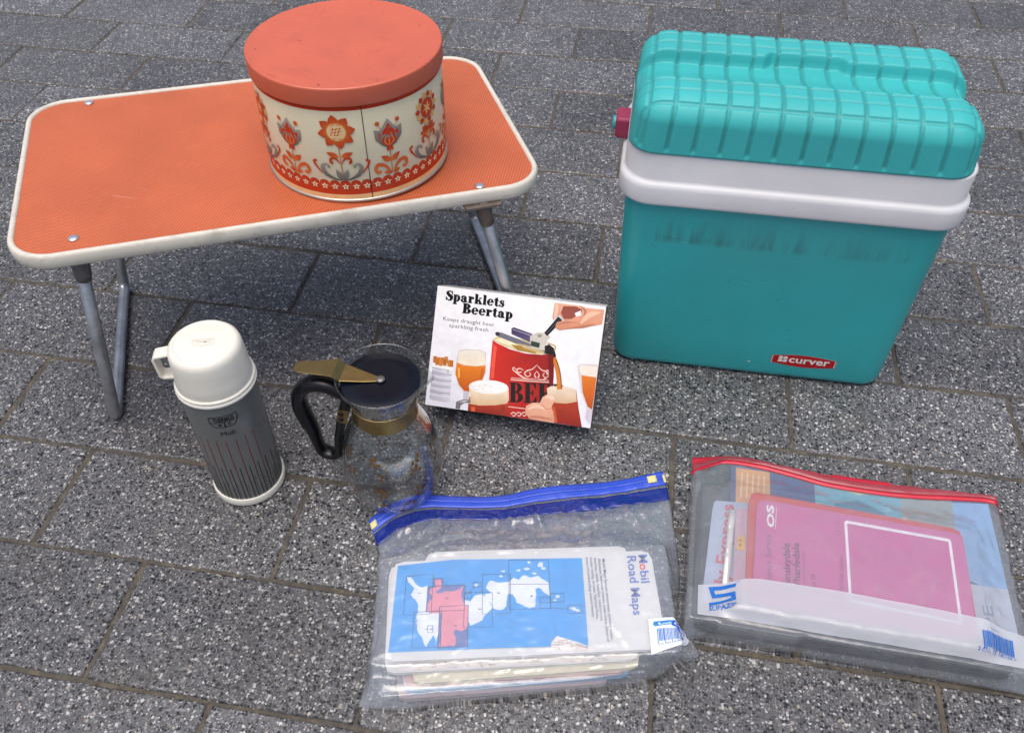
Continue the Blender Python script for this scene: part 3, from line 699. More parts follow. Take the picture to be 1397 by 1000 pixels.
# ------------------------------------------------------------ coffee jug
def sheet_fresnel(t, nrm=None):
    # Schlick reflectance of a thin sheet, the same from either side
    g = t.n('ShaderNodeNewGeometry'); d = t.n('ShaderNodeVectorMath', operation='DOT_PRODUCT'); t.l(g.outputs['Incoming'], d.inputs[0]); t.l(nrm if nrm is not None else g.outputs['Normal'], d.inputs[1])
    c = t.math('ABSOLUTE', d.outputs['Value']); k = t.math('POWER', t.math('SUBTRACT', 1.0, c), 5.0)
    return t.math('MULTIPLY_ADD', k, .93, .05)
def clear_mat(name, tint, gloss_rough, haze=0., haze_col=(.8, .8, .82), ior=1.5, fres=1.0, wrinkle=0., wscale=40, translucent=.4, edge=None):
    """thin clear sheet: light passes straight through, haze scatters, the surface reflects by Fresnel"""
    t = NT(name); t.t.nodes.remove(t.b); co = t.obj()
    tr = t.n('ShaderNodeBsdfTransparent'); tr.inputs[0].default_value = (*tint, 1)
    gl = t.n('ShaderNodeBsdfGlossy'); gl.inputs['Roughness'].default_value = gloss_rough; gl.inputs[0].default_value = (1, 1, 1, 1)
    base = tr.outputs[0]
    if edge: t.l(t.mix(t.math('POWER', sheet_fresnel(t), .8), tint, edge), tr.inputs[0])
    nrm = None
    if wrinkle:
        nz = t.noise(co, wscale, 6, .7, 1.5); nrm = t.bump(nz, wrinkle, .004); t.l(nrm, gl.inputs['Normal'])
    if haze:
        df = t.n('ShaderNodeBsdfDiffuse'); df.inputs[0].default_value = (*haze_col, 1); tl = t.n('ShaderNodeBsdfTranslucent'); tl.inputs[0].default_value = (*haze_col, 1)
        mm = t.n('ShaderNodeMixShader'); mm.inputs[0].default_value = translucent; t.l(df.outputs[0], mm.inputs[1]); t.l(tl.outputs[0], mm.inputs[2])
        hz = t.n('ShaderNodeMixShader'); t.l(base, hz.inputs[1]); t.l(mm.outputs[0], hz.inputs[2])
        t.l(t.math('MULTIPLY_ADD', t.noise(co, 22, 6, .75, 1.0), haze*1.1, haze*.45), hz.inputs[0]); base = hz.outputs[0]
    mx = t.n('ShaderNodeMixShader'); t.l(t.math('MULTIPLY', sheet_fresnel(t, nrm), fres), mx.inputs[0]); t.l(base, mx.inputs[1]); t.l(gl.outputs[0], mx.inputs[2])
    t.l(mx.outputs[0], t.out.inputs['Surface']); return t.m
M_GLASS = clear_mat('clear_jug_glass', (.97, .98, .98), .015, ior=1.5, fres=1.5, edge=(.42, .46, .47))
M_BLACK = worn('black_handle_plastic', (.006, .006, .008), .22, var=.1, bump=.01, spec=.35)
M_NAVYLID = worn('blue_black_lid', (.003, .005, .011), .22, var=.1, bump=.005, spec=.3)
M_BRASS = worn('aged_brass', (.30, .215, .085), .33, .95, var=.12, nscale=25, dirt=(.2, .13, .05), dirt_amt=.5, bump=.03)
M_BUTTON = worn('pewter_button', (.2, .19, .18), .4, .7)
jc = (-.270, .678)
jug = empty('coffee_jug', (jc[0], jc[1], 0), 'clear glass coffee jug with black handle, brass collar and dark lid', 'jug')
prof = [(.001, 0), (.043, 0), (.0485, .002), (.054, .009), (.060, .024), (.064, .042), (.0652, .057), (.0645, .070), (.0615, .088), (.0555, .111), (.0480, .131), (.0418, .147), (.0390, .158), (.0385, .168), (.0392, .178), (.0425, .188), (.0472, .199), (.0518, .2105), (.0534, .216)]
def prof_r(z):
    for (r0, z0), (r1, z1) in zip(prof[1:], prof[2:]):
        if z0 <= z <= z1: return r0+(r1-r0)*(z-z0)/(z1-z0)
    return .05
P2 = [tuple(p) for p in spline(prof, 3)]
inner = [(max(.0005, r-.0024), max(.004, z)) for r, z in P2 if z > .0035]
full = P2+[(.0528, .2172)]+[(r, z) for r, z in reversed(inner)]+[(.0005, .004)]
def spout(p):
    a = math.atan2(p[1]-jc[1], p[0]-jc[0])-R(6); k = max(0, (p[2]-.184)/.033)**1.6*.0115*math.exp(-(a/.20)**2); dip = max(0, (p[2]-.2)/.017)*.0015*math.exp(-(a/.2)**2)
    return (p[0]+k*math.cos(a+R(6)), p[1]+k*math.sin(a+R(6)), p[2]-dip)
mesh_obj('glass_body', *loft([[spout(p) for p in r] for r in lathe(full, jc, 96)], True, True), M_GLASS, jug)
sharp(mesh_obj('collar', *loft(lathe([(.0398, .1535), (.0404, .153), (.0402, .158), (.0396, .168), (.0402, .177), (.0408, .1782), (.0402, .1785)], jc, 72), False, False), M_BRASS, jug))
mesh_obj('lid', *loft(lathe([(.046, .2035), (.0474, .2045), (.0474, .2062), (.0462, .207), (.03, .2066), (.001, .2062)], jc, 72)), M_NAVYLID, jug)
mesh_obj('lid_button', *loft(lathe([(.0055, .2076), (.0055, .2094), (.0046, .2104), (.001, .2106)], jc, 24)), M_BUTTON, jug)
def JP(x, y, z): return (jc[0]+x, jc[1]+y, z)
lev = [(-.001, .0035, .2085), (-.020, .0085, .2095), (-.046, .0145, .2125), (-.0545, .0155, .2195), (-.066, .0130, .2175), (-.085, .0110, .2150), (-.100, .0092, .2135), (-.1055, .0055, .2130)]
Vl = []; Fl = []
for x, w_, z in lev: Vl += [JP(x, -w_, z), JP(x, w_, z), JP(x, w_, z-.0014), JP(x, -w_, z-.0014)]
for i in range(len(lev)-1):
    for j in range(4): Fl.append((i*4+j, i*4+(j+1) % 4, i*4+4+(j+1) % 4, i*4+4+j))
Fl += [(3, 2, 1, 0), tuple(len(Vl)-4+j for j in range(4))]
lv = recalc(mesh_obj('thumb_lever', Vl, Fl, M_BRASS, jug, smooth=False)); bevel(lv, .0005)
hpath = [(-.0455, .176), (-.058, .183), (-.074, .1885), (-.092, .184), (-.106, .168), (-.1105, .146), (-.1075, .122), (-.1015, .098), (-.0985, .074), (-.0955, .0585), (-.085, .0530), (-.0745, .0555), (-.0700, .068), (-.0680, .088), (-.0625, .112), (-.0555, .138), (-.0480, .160), (-.0455, .172)]
hw = [(0.0096, 0.0121), (0.0102, 0.0121), (0.0102, 0.0121), (0.0094, 0.0121), (0.0096, 0.0121), (0.0102, 0.0121), (0.0096, 0.0121), (0.0079, 0.0115), (0.0062, 0.0109), (0.0062, 0.0103), (0.0067, 0.0103), (0.0067, 0.0103), (0.0062, 0.0103), (0.0060, 0.0103), (0.0060, 0.0109), (0.0072, 0.0115), (0.0078, 0.0115), (0.0078, 0.0115)]
hp3 = spline([(*a, *b) for a, b in zip(hpath, hw)], 5)
mesh_obj('handle', *tube([JP(p[0], 0, p[1]) for p in hp3], [(float(p[2]), float(p[3])) for p in hp3], 18), M_BLACK, jug)
# brass clip holding the handle to the collar, with its two screws
clip = mesh_obj('handle_clip', *loft([[JP(-.0535+.011*t-0*z, -.0108-.0004, .152+z-.0) for t, z in ((-.6, -.018), (.5, -.021), (.9, .004), (-.3, .004))], [JP(-.0535+.011*t, -.0118, .152+z) for t, z in ((-.6, -.018), (.5, -.021), (.9, .004), (-.3, .004))]]), M_BRASS, jug, smooth=False); recalc(clip)
for z_, x_ in ((.149, -.0535), (.139, -.0545)):
    mesh_obj('screw', *loft([[JP(x_+.0034*k*math.cos(2*PI*j/14), y_, z_+.0034*k*math.sin(2*PI*j/14)) for j in range(14)] for k, y_ in ((1, -.0116), (1, -.0128), (.6, -.0134))]), M_BLACK, clip)
# gold leaf flowers fired onto the glass
def jug_map(x, y, off):  # x degrees, y mm
    z = y/1000; r = prof_r(z)+off+.0001; return (jc[0]+r*math.cos(R(x)), jc[1]+r*math.sin(R(x)), z)
A = Art(.00002); GB = s8(112, 80, 40)
for row, (z_, n_) in enumerate(((112, 8), (92, 9), (66, 10), (42, 10), (24, 10))):
    for i in range(n_):
        a_ = 360/n_*(i+.5*(row % 2))+rng.uniform(-6, 6)+12*row; zc = z_+rng.uniform(-4, 4); k_ = 57.3/(prof_r(zc/1000)*1000); m = int(rng.integers(3, 6)); ph = rng.uniform(0, 360); s_ = rng.uniform(1.0, 1.35)
        for j in range(m):
            t_ = R(ph+j*62); px_, pz = 4.6*s_*math.cos(t_), 4.6*s_*math.sin(t_)
            A.poly([(a_+(px_+(2.7*math.cos(q)*math.cos(t_)-1.7*math.sin(q)*math.sin(t_))*s_)*k_, zc+pz+(2.7*math.cos(q)*math.sin(t_)+1.7*math.sin(q)*math.cos(t_))*s_) for q in [2*PI*u/10 for u in range(10)]], GB); A.layer -= 1
def gold_mat():
    t = NT('fired_gold_print'); a = t.n('ShaderNodeAttribute', attribute_name='ink'); t.l(a.outputs['Color'], t.b.inputs['Base Color']); t.set(Roughness=.38, Metallic=.35); return t.m
tag(A.build('gold_flower_print', jug, jug_map, gold_mat()), kind='stuff')

# ------------------------------------------------------------ beer tap carton leaning on the table leg
BT, BX, BY, BA, BW, BH, BPH = .06, -.256, .794, -.021, .234, .168, .8925
be = Vector((math.cos(BA), math.sin(BA), 0)); bb = Vector((-math.sin(BA), math.cos(BA), 0)); bup = math.cos(BPH)*bb+Vector((0, 0, math.sin(BPH))); bn = be.cross(bup)
bo = Vector((BX, BY, BT*math.cos(BPH)+.0006))
def BP(u, v, d): return bo+be*u+bup*v+bn*d
M_CARD = worn('white_coated_card', (.72, .72, .72), .35, var=.03, nscale=14, bump=.02, dirt=(.45, .38, .28), dirt_amt=.25)
M_CARDIN = worn('brown_card_inside', (.11, .06, .04), .8, var=.1)
carton = empty('drinks_carton', (BX+.117, BY+.06, 0), 'white printed carton for a beer tap, propped against the table leg', 'carton')
tck = .0007
def panel(name, pts, nrm, parent=carton, m2=(M_CARD, M_CARDIN)):
    a = [Vector(p) for p in pts]; b = [p-Vector(nrm)*tck for p in a]
    V_ = a+b; F_ = [(0, 1, 2, 3), (7, 6, 5, 4)]+[(i, i+4, (i+1) % 4+4, (i+1) % 4) for i in range(4)]
    return mesh_obj(name, V_, F_, None, parent, smooth=False, mats=list(m2), fmat=[0, 1, 0, 0, 0, 0])
front = panel('front_panel', [BP(0, 0, 0), BP(BW, 0, 0), BP(BW, BH, 0), BP(0, BH, 0)], bn)
panel('back_panel', [BP(BW, 0, -BT), BP(0, 0, -BT), BP(0, BH, -BT), BP(BW, BH, -BT)], -bn)
panel('top_panel', [BP(0, BH, -tck), BP(BW, BH, -tck), BP(BW, BH, -BT+tck), BP(0, BH, -BT+tck)], bup)
panel('bottom_panel', [BP(0, 0, -BT+tck), BP(BW, 0, -BT+tck), BP(BW, 0, -tck), BP(0, 0, -tck)], -bup)
panel('side_panel', [BP(0, tck, -BT+tck), BP(0, tck, -tck), BP(0, BH-tck, -tck), BP(0, BH-tck, -BT+tck)], -be)
panel('end_flap', [BP(BW-.004, .002, -.003), BP(BW-.016, .002, -BT+.003), BP(BW-.016, BH-.002, -BT+.003), BP(BW-.004, BH-.002, -.003)], be, m2=(M_CARDIN, M_CARDIN))
Hc = homog([(128, 48), (1228, 180), (1115, 972), (48, 818)], [(0, BH), (BW, BH), (BW, 0), (0, 0)])
def carton_map(x, y, off):
    u, v = Hc(x, y); u = min(BW-.0002, max(.0002, u)); v = min(BH-.0002, max(.0002, v)); return BP(u, v, off)
A = Art(.000012); ex1 = (.993, .119); ey1 = (.1, -.995)
def E(k): return (ex1[0]*k, ex1[1]*k)
def Y(k): return (ey1[0]*k, ey1[1]*k)
INK = s8(24, 22, 24)
A.poly([(128, 48), (1228, 180), (1115, 972), (48, 818)], lambda p: s8(240, 240, 240) if p[1] < 400 else s8(226, 226, 236))
A.layer += 1; A.hold = True
for dx_, dy_ in ((-2.2, 0), (2.2, 0), (0, -1.8), (0, 1.6)):
    fat(A, 'Sparklets', (178+dx_, 142+dy_), E(68.5), Y(63), INK)
    fat(A, 'Beertap', (287+dx_, 226+dy_), E(70.5), Y(64), INK)
A.hold = False; A.layer = 3
A.text('Keeps draught beer', (163, 274), E(1), Y(36), s8(70, 66, 66), width=334); A.text('sparkling fresh', (201, 318), E(1), Y(36), s8(70, 66, 66), width=255)
A.layer = 4
# red keg
A.poly([(484, 400), (520, 425), (600, 462), (700, 488), (800, 496), (885, 488), (880, 640), (866, 830), (850, 950), (560, 905), (450, 800), (462, 640), (474, 500)], lambda p: s8(206, 44, 30) if p[0] < 560 else (s8(178, 34, 26) if p[0] < 800 else s8(140, 26, 24)))
A.poly([(482, 396), (520, 378), (600, 382), (700, 400), (800, 425), (880, 450), (890, 478), (860, 492), (760, 492), (640, 468), (540, 432)], s8(214, 196, 140)); A.poly([(498, 400), (540, 388), (640, 400), (760, 430), (850, 468), (760, 478), (640, 454), (550, 424)], s8(236, 226, 190))
A.poly([(600, 430), (700, 440), (770, 470), (760, 490), (650, 470)], s8(168, 130, 60))
CRN = s8(226, 190, 176)
for s_, cx_ in ((1, 770), (-1, 770)):
    for pts in ([(0, 560), (30, 590), (60, 600), (80, 620), (60, 640), (40, 625), (50, 610)], [(20, 650), (60, 655), (100, 640), (130, 620), (155, 600), (150, 585), (135, 600)], [(0, 600), (15, 625), (5, 645)], [(85, 600), (110, 590), (130, 600), (120, 618), (100, 610)]):
        if s_ > 0 and pts[1][0] > 50: pts = [(a*.62, b) for a, b in pts]
        A.stroke([(cx_+s_*a, b+s_*a*.06+2) for a, b in pts], [3, 7, 9, 8, 7, 6, 5][:len(pts)], CRN, 4); A.layer -= 1
A.layer += 1
A.stroke([(602, 646), (860, 664)], 4, CRN, smooth=False); A.stroke([(600, 658), (860, 676)], 7, CRN, smooth=False)
fat(A, 'BEER', (590, 803), (118, 4), (1, -128), s8(30, 24, 22), gap=.02); A.layer = 14
A.stroke([(585, 832), (800, 858)], 5, CRN, smooth=False); A.layer -= 1
for q in range(3): A.stroke([(600+q*34, 880), (615+q*34, 868), (632+q*34, 878), (622+q*34, 892), (610+q*34, 886)], 6, CRN, 4); A.layer -= 1
A.layer = 15
# tap mechanism
A.poly([(500, 352), (540, 352), (720, 420), (830, 470), (820, 492), (700, 450), (510, 375)], s8(110, 108, 122)); A.ell(516, 361, 15, 13, s8(52, 48, 62))
A.poly([(606, 326), (622, 318), (742, 360), (748, 385), (736, 412), (722, 414), (606, 362)], vgrad(320, s8(44, 38, 62), 412, s8(96, 84, 124)))
A.poly([(640, 420), (720, 440), (820, 478), (815, 492), (690, 455)], s8(196, 176, 126)); A.poly([(726, 372), (770, 352), (832, 352), (862, 380), (842, 400), (830, 440), (815, 470), (730, 448)], s8(202, 196, 184)); A.poly([(734, 405), (792, 420), (786, 452), (730, 438)], s8(44, 66, 50)); A.ell(790, 372, 16, 12, s8(150, 144, 134))
A.poly([(820, 352), (838, 376), (938, 272), (912, 246)], s8(24, 22, 26)); A.stroke([(916, 242), (940, 268)], 8, s8(200, 200, 204), smooth=False)
A.poly([(822, 440), (850, 428), (882, 452), (896, 500), (892, 516), (866, 518), (852, 492), (824, 490)], s8(30, 26, 24)); A.stroke([(840, 420), (890, 440), (886, 470)], 9, s8(188, 158, 86))
A.layer = 24
# cigarettes in a ribbed tin
for i, (x_, y_) in enumerate(((112, 505), (136, 512), (160, 514), (184, 508), (126, 520), (150, 526), (176, 524), (204, 530), (218, 532))):
    A.poly([(x_-11, y_), (x_+12, y_+2), (x_+10, y_+45), (x_-13, y_+43)], s8(202, 128, 58) if i % 2 else s8(186, 108, 44)); A.poly([(x_-13, y_+43), (x_+10, y_+45), (x_+6, y_+88), (x_-16, y_+84)], s8(240, 238, 234)); A.layer -= 1
A.layer = 32
A.poly([(96, 574), (222, 600), (206, 796), (190, 800), (90, 786), (76, 776)], vgrad(80, s8(176, 176, 190), 220, s8(214, 212, 222), 0))
for q in range(9): A.stroke([(94-q*2, 588+q*20), (150-q*1.5, 602+q*20), (220-q*1.6, 608+q*20)], 5, s8(148, 146, 164) if q % 2 else s8(228, 226, 236)); A.layer -= 1
A.layer = 34
# tulip glass
A.poly([(266, 470), (300, 460), (400, 464), (440, 482), (438, 580), (420, 650), (380, 700), (330, 742), (296, 738), (262, 690), (240, 620), (250, 540)], s8(206, 200, 196)); A.poly([(252, 548), (300, 566), (380, 572), (438, 566), (436, 610), (414, 668), (372, 704), (328, 734), (300, 730), (266, 690), (244, 620)], vgrad(560, s8(224, 128, 36), 735, s8(190, 84, 26))); A.poly([(268, 478), (300, 466), (400, 470), (434, 486), (436, 560), (380, 570), (300, 562), (256, 545)], vgrad(470, s8(226, 220, 208), 565, s8(240, 226, 200)))
A.poly([(296, 734), (328, 734), (326, 775), (300, 800), (292, 770)], s8(196, 190, 196))
# front mug
A.poly([(330, 770), (585, 770), (582, 905), (320, 880)], vgrad(780, s8(188, 74, 40), 890, s8(136, 34, 26))); A.poly([(330, 700), (340, 780), (322, 790), (330, 812), (400, 824), (500, 822), (575, 812), (588, 790), (586, 712)], vgrad(700, s8(232, 218, 196), 815, s8(212, 180, 140))); A.ell(457, 705, 128, 45, s8(240, 234, 228), rot=.05); A.ell(457, 703, 112, 36, s8(246, 243, 240), rot=.05)
A.poly([(248, 800), (290, 786), (340, 786), (342, 806), (300, 806), (276, 826), (272, 846), (244, 842)], s8(120, 110, 116)); A.poly([(262, 806), (300, 792), (330, 795), (290, 802)], s8(220, 218, 224))
A.layer = 44
# poured glass, stream and holding hand
A.poly([(834, 716), (1026, 726), (1040, 840), (1060, 966), (880, 936), (850, 830)], vgrad(800, s8(170, 60, 34), 960, s8(134, 30, 24))); A.poly([(834, 714), (860, 700), (960, 700), (1022, 720), (1030, 800), (960, 812), (880, 806), (842, 796)], vgrad(700, s8(226, 210, 190), 808, s8(206, 172, 134)))
A.stroke([(880, 515), (900, 570), (912, 640), (918, 720)], [30, 30, 30, 36], s8(206, 122, 40)); A.stroke([(890, 520), (912, 570), (926, 640), (930, 716)], [5, 6, 6, 6], s8(120, 60, 24))
SK, SK2 = s8(224, 168, 138), s8(190, 122, 96)
A.poly([(692, 870), (700, 826), (740, 806), (790, 806), (806, 770), (836, 754), (872, 766), (882, 800), (866, 840), (884, 860), (886, 900), (880, 936), (790, 922), (720, 908)], vgrad(756, s8(232, 182, 154), 930, s8(206, 146, 118))); A.stroke([(800, 812), (830, 846), (866, 842)], [3, 5, 2], SK2)
# hand on the lever
A.poly([(890, 156), (1060, 176), (1100, 190), (1214, 200), (1200, 296), (1120, 310), (1072, 322), (1000, 324), (920, 336), (890, 322), (902, 284), (950, 272), (920, 232), (880, 272), (874, 250)], vgrad(160, s8(226, 168, 140), 330, s8(206, 138, 106))); A.poly([(946, 178), (1030, 180), (1070, 200), (1064, 220), (1000, 262), (950, 262), (930, 222)], s8(146, 74, 60)); A.poly([(1020, 224), (1060, 206), (1064, 238), (1030, 246)], s8(240, 240, 244)); A.stroke([(905, 300), (960, 285), (1040, 286)], [3, 6, 2], s8(170, 104, 80))
for pts, ws, cc in (([(905, 165), (900, 220), (885, 262)], [14, 22, 10], s8(240, 194, 168)), ([(1190, 215), (1110, 240), (1060, 290)], [10, 34, 12], s8(238, 186, 156)), ([(1150, 296), (1070, 312), (960, 326)], [6, 14, 4], s8(186, 118, 88)), ([(1060, 180), (1090, 210), (1080, 240)], [4, 12, 4], s8(178, 108, 84)),
        ([(820, 775), (846, 768), (868, 790)], [6, 16, 8], s8(244, 204, 180)), ([(712, 850), (760, 828), (820, 846)], [8, 24, 10], s8(240, 196, 170)), ([(720, 896), (790, 900), (870, 916)], [8, 18, 8], s8(188, 124, 98)), ([(884, 800), (868, 838), (886, 870)], [3, 6, 3], s8(150, 90, 70)), ([(858, 768), (874, 772), (880, 792)], [4, 9, 3], s8(250, 222, 208))):
    A.stroke(pts, ws, cc)
for q in range(40):
    a_ = rng.uniform(0, 2*PI); r_ = math.sqrt(rng.random()); A.ell(457+104*r_*math.cos(a_), 703+32*r_*math.sin(a_), rng.uniform(3, 9), rng.uniform(2, 4), s8(226, 218, 208) if q % 2 else s8(252, 250, 248), 7); A.layer -= .5
A.poly([(345, 830), (372, 834), (366, 886), (342, 882)], s8(206, 96, 52)); A.poly([(540, 828), (560, 826), (556, 900), (536, 897)], s8(150, 44, 30)); A.poly([(258, 580), (272, 584), (274, 640), (262, 650)], s8(244, 176, 84)); A.poly([(412, 586), (424, 584), (414, 640), (402, 652)], s8(200, 96, 26))
A.poly([(492, 430), (512, 446), (500, 560), (492, 650), (470, 655), (476, 540)], s8(232, 84, 62)); A.poly([(846, 500), (880, 494), (874, 640), (862, 690), (850, 690)], s8(112, 20, 20)); A.poly([(870, 830), (886, 834), (904, 930), (886, 934)], s8(196, 84, 48)); A.stroke([(614, 330), (736, 372)], [6, 9], s8(150, 138, 172), smooth=False); A.stroke([(836, 356), (918, 268)], [3, 5], s8(92, 90, 96), smooth=False)
# stemmed glass at the edge
A.poly([(1036, 570), (1060, 552), (1168, 560), (1150, 700), (1128, 860), (1096, 840), (1060, 740)], s8(212, 204, 200)); A.poly([(1060, 625), (1158, 640), (1146, 740), (1128, 850), (1100, 832), (1068, 740)], vgrad(630, s8(222, 122, 36), 850, s8(176, 70, 24))); A.poly([(1044, 580), (1062, 564), (1166, 572), (1160, 642), (1062, 628)], s8(232, 222, 208)); A.poly([(1096, 842), (1128, 856), (1112, 940), (1084, 900)], s8(206, 196, 206))
A.build('front_print', front, carton_map, PRINT_GLOSS)

# ------------------------------------------------------------ zip bags and what they hold
def paper(name, base, rough=.6): return worn(name, base, rough, var=.04, nscale=12, bump=.03, bscale=120, dirt=(.5, .45, .36), dirt_amt=.18)
M_PAPER = paper('white_map_paper', (.72, .71, .68)); M_PCREAM = paper('cream_map_paper', (.68, .62, .44)); M_PPINK = paper('pink_map_paper', (.62, .40, .36)); M_PBLUE = paper('blue_map_paper', (.12, .32, .52)); M_PGREY = paper('grey_map_paper', (.55, .53, .5)); M_PMAUVE = paper('mauve_map_paper', (.42, .34, .36))
M_RED = paper('red_book_cover', (.60, .035, .03), .4); M_MAG = paper('magenta_map_cover', (.56, .10, .30), .45); M_DARK = paper('dark_atlas_cover', (.018, .02, .026), .4); M_NAVY = paper('navy_leaflet', (.05, .07, .2), .4); M_PALE = paper('pale_blue_leaflet', (.42, .48, .62), .5); M_LPINK = paper('pale_pink_leaflet', (.55, .36, .45), .5)
def quad_pt(q, s, t):
    (a, b, c, d) = q   # tl, tr, br, bl ; s along, t from front(0) to back(1)
    f = (d[0]*(1-s)+c[0]*s, d[1]*(1-s)+c[1]*s); g = (a[0]*(1-s)+b[0]*s, a[1]*(1-s)+b[1]*s)
    return (f[0]*(1-t)+g[0]*t, f[1]*(1-t)+g[1]*t)
def slab(name, q, z0, z1, m, parent, inset=0, wave=0, r=.004, seed=0):
    ns, nt = 24, 10; V_ = []; F_ = []
    def lift(s, t): return wave*(math.sin(s*5+seed)*.6+math.sin(t*4+seed*2+s*2)*.4)
    for z, sgn in ((z1, 1), (z0, 0)):
        for j in range(nt+1):
            for i in range(ns+1):
                s = inset+(1-2*inset)*i/ns; t = inset*2+(1-4*inset)*j/nt
                # worn round corners
                ds = min(i, ns-i)/ns*.3; dt = min(j, nt-j)/nt*.13
                if i in (0, ns) and j in (0, nt): s += (.010 if i == 0 else -.010); t += (.022 if j == 0 else -.022)
                x, y = quad_pt(q, s, t); V_.append((x, y, z+(lift(s, t) if sgn else lift(s, t)*.7)))
    n1 = (ns+1)*(nt+1)
    for j in range(nt):
        for i in range(ns):
            a = j*(ns+1)+i; F_.append((a, a+1, a+ns+2, a+ns+1)); F_.append((n1+a+ns+1, n1+a+ns+2, n1+a+1, n1+a))
    per = [i for i in range(ns+1)]+[(j*(ns+1)+ns) for j in range(1, nt+1)]+[nt*(ns+1)+i for i in range(ns-1, -1, -1)]+[j*(ns+1) for j in range(nt-1, 0, -1)]
    for k in range(len(per)): a, b = per[k], per[(k+1) % len(per)]; F_.append((a, n1+a, n1+b, b))
    return mesh_obj(name, V_, F_, m, parent, smooth=False)
def folded_map(q, z0, z1, cover, pages, label, group, leaves=3, wave=.0006, name='folded_map', cat='map', seed=0):
    c = quad_pt(q, .5, .5); o = empty(name, (c[0], c[1], z0), label, cat, group)
    h = z1-z0; cv = .0006
    slab('cover', q, z1-cv, z1, cover, o, 0, wave, seed=seed); slab('back_cover', q, z0, z0+cv, cover, o, 0, wave, seed=seed)
    gap = (h-2*cv)/leaves
    for i in range(leaves): slab('page_fold', q, z0+cv+gap*i+.0002, z0+cv+gap*(i+1)-.0002, pages, o, .003+.004*((i*7+seed) % 3)/3, wave, seed=seed)
    return o
def q_of(fl, fr, depth, dl=0., dr=0.):
    """front-left and front-right corners on the ground plan plus the depth to the back edge"""
    e = Vector((fr[0]-fl[0], fr[1]-fl[1])); n = Vector((-e.y, e.x)).normalized()
    return ((fl[0]+n.x*depth+dl*e.x, fl[1]+n.y*depth+dl*e.y), (fr[0]+n.x*depth+dr*e.x, fr[1]+n.y*depth+dr*e.y), fr, fl)
G1 = 'folded road maps in the blue-zip bag'
folded_map(q_of((-.193, .388), (.037, .446), .13), .0016, .009, M_PMAUVE, M_PGREY, 'mauve-edged folded map at the bottom of the stack in the blue-zip bag', G1, 4, 0, seed=1)
folded_map(q_of((-.187, .394), (.060, .456), .128), .0095, .0155, M_PBLUE, M_PAPER, 'blue-covered folded map low in the stack in the blue-zip bag', G1, 3, 0, seed=2)
folded_map(q_of((-.188, .397), (.064, .461), .126), .016, .021, M_PAPER, M_PAPER, 'plain white folded map between the blue and pink ones in the blue-zip bag', G1, 3, .0002, seed=3)
folded_map(q_of((-.186, .3965), (.055, .4535), .128), .0215, .0275, M_PPINK, M_PPINK, 'pink folded map in the middle of the stack in the blue-zip bag', G1, 3, .0003, seed=4)
folded_map(q_of((-.176, .398), (.069, .459), .128), .028, .0330, M_PCREAM, M_PCREAM, 'yellow folded map just above the pink one in the blue-zip bag', G1, 3, .0003, seed=5)
roadmap = folded_map(q_of((-.208, .402), (.067, .464), .135), .0336, .0385, M_PAPER, M_PAPER, 'white folded map with a strip of coloured road printing along its edge', G1, 2, .0004, seed=6)
folded_map(((-.196, .557), (.041, .606), (.068, .478), (-.205, .415)), .0392, .0432, M_PAPER, M_PCREAM, 'white folded map sticking out behind the blue sea map', G1, 2, .0004, seed=7)
MQ = ((-.2315, .5335), (.0695, .601), (.0955, .4775), (-.2095, .4105))
MZ = .0485
seamap = folded_map(MQ, .0438, MZ, M_PAPER, M_PAPER, 'white folded road map with a blue sea map and pink regions, top of its stack', G1, 2, .0004, seed=8)
hm = homog([(165, 368), (1185, 320), (1255, 715), (125, 765)], MQ)
def sea_map(x, y, off):
    X, Y_ = hm(x, y)
    return (X, Y_, MZ+.0005+off)
A = Art(.00003)
BL, PK, WH, NV, MV = s8(52, 158, 226), s8(228, 142, 158), s8(232, 236, 246), s8(38, 52, 96), s8(96, 118, 176)
A.poly([(182, 383), (400, 358), (912, 352), (937, 703), (560, 712), (142, 728)], BL); A.layer = 2
W = WH
def jag(pts, n=3, amp=.10):
    P = [np.array(p, float) for p in pts]
    for _ in range(n):
        Q = []
        for i, a in enumerate(P):
            b = P[(i+1) % len(P)]; d = b-a; m = (a+b)/2+np.array((-d[1], d[0]))*rng.uniform(-amp, amp); Q += [a, m]
        P = Q
    return [tuple(p) for p in P]
# land masses, drawn as on the cover
A.poly(jag([(218, 428), (236, 430), (252, 455), (280, 470), (298, 462), (310, 475), (316, 570), (352, 566), (348, 640), (330, 700), (322, 660), (300, 690), (292, 706), (276, 668), (258, 640), (252, 596), (262, 566), (252, 520), (232, 498), (246, 470), (222, 446)]), W); A.layer -= 1
A.poly(jag([(446, 520), (470, 524), (490, 500), (514, 496), (540, 520), (556, 548), (520, 585), (515, 600), (470, 622), (460, 600), (448, 560)]), W); A.layer -= 1
A.poly(jag([(530, 470), (548, 442), (580, 450), (620, 446), (640, 430), (660, 440), (680, 420), (706, 430), (740, 424), (780, 452), (786, 506), (760, 488), (740, 470), (726, 476), (730, 500), (724, 548), (700, 552), (650, 530), (636, 496), (618, 494), (612, 540), (590, 560), (558, 552), (538, 520), (524, 496), (552, 490)]), W); A.layer -= 1
for cx_, cy_, s_ in ((600, 405, 10), (588, 425, 8), (660, 402, 9), (690, 396, 12), (700, 370, 8), (745, 380, 16), (760, 395, 10), (720, 412, 9), (480, 458, 0), (492, 458, 9), (815, 508, 10), (805, 520, 6), (880, 556, 12), (895, 562, 8), (868, 552, 6), (255, 600, 5)):
    if s_: A.poly(jag([(cx_+s_*math.cos(k*PI/4)*rng.uniform(.5, 1.5), cy_+s_*.6*math.sin(k*PI/4)*rng.uniform(.4, 1.4)) for k in range(8)]), W); A.layer -= 1
A.layer += 1
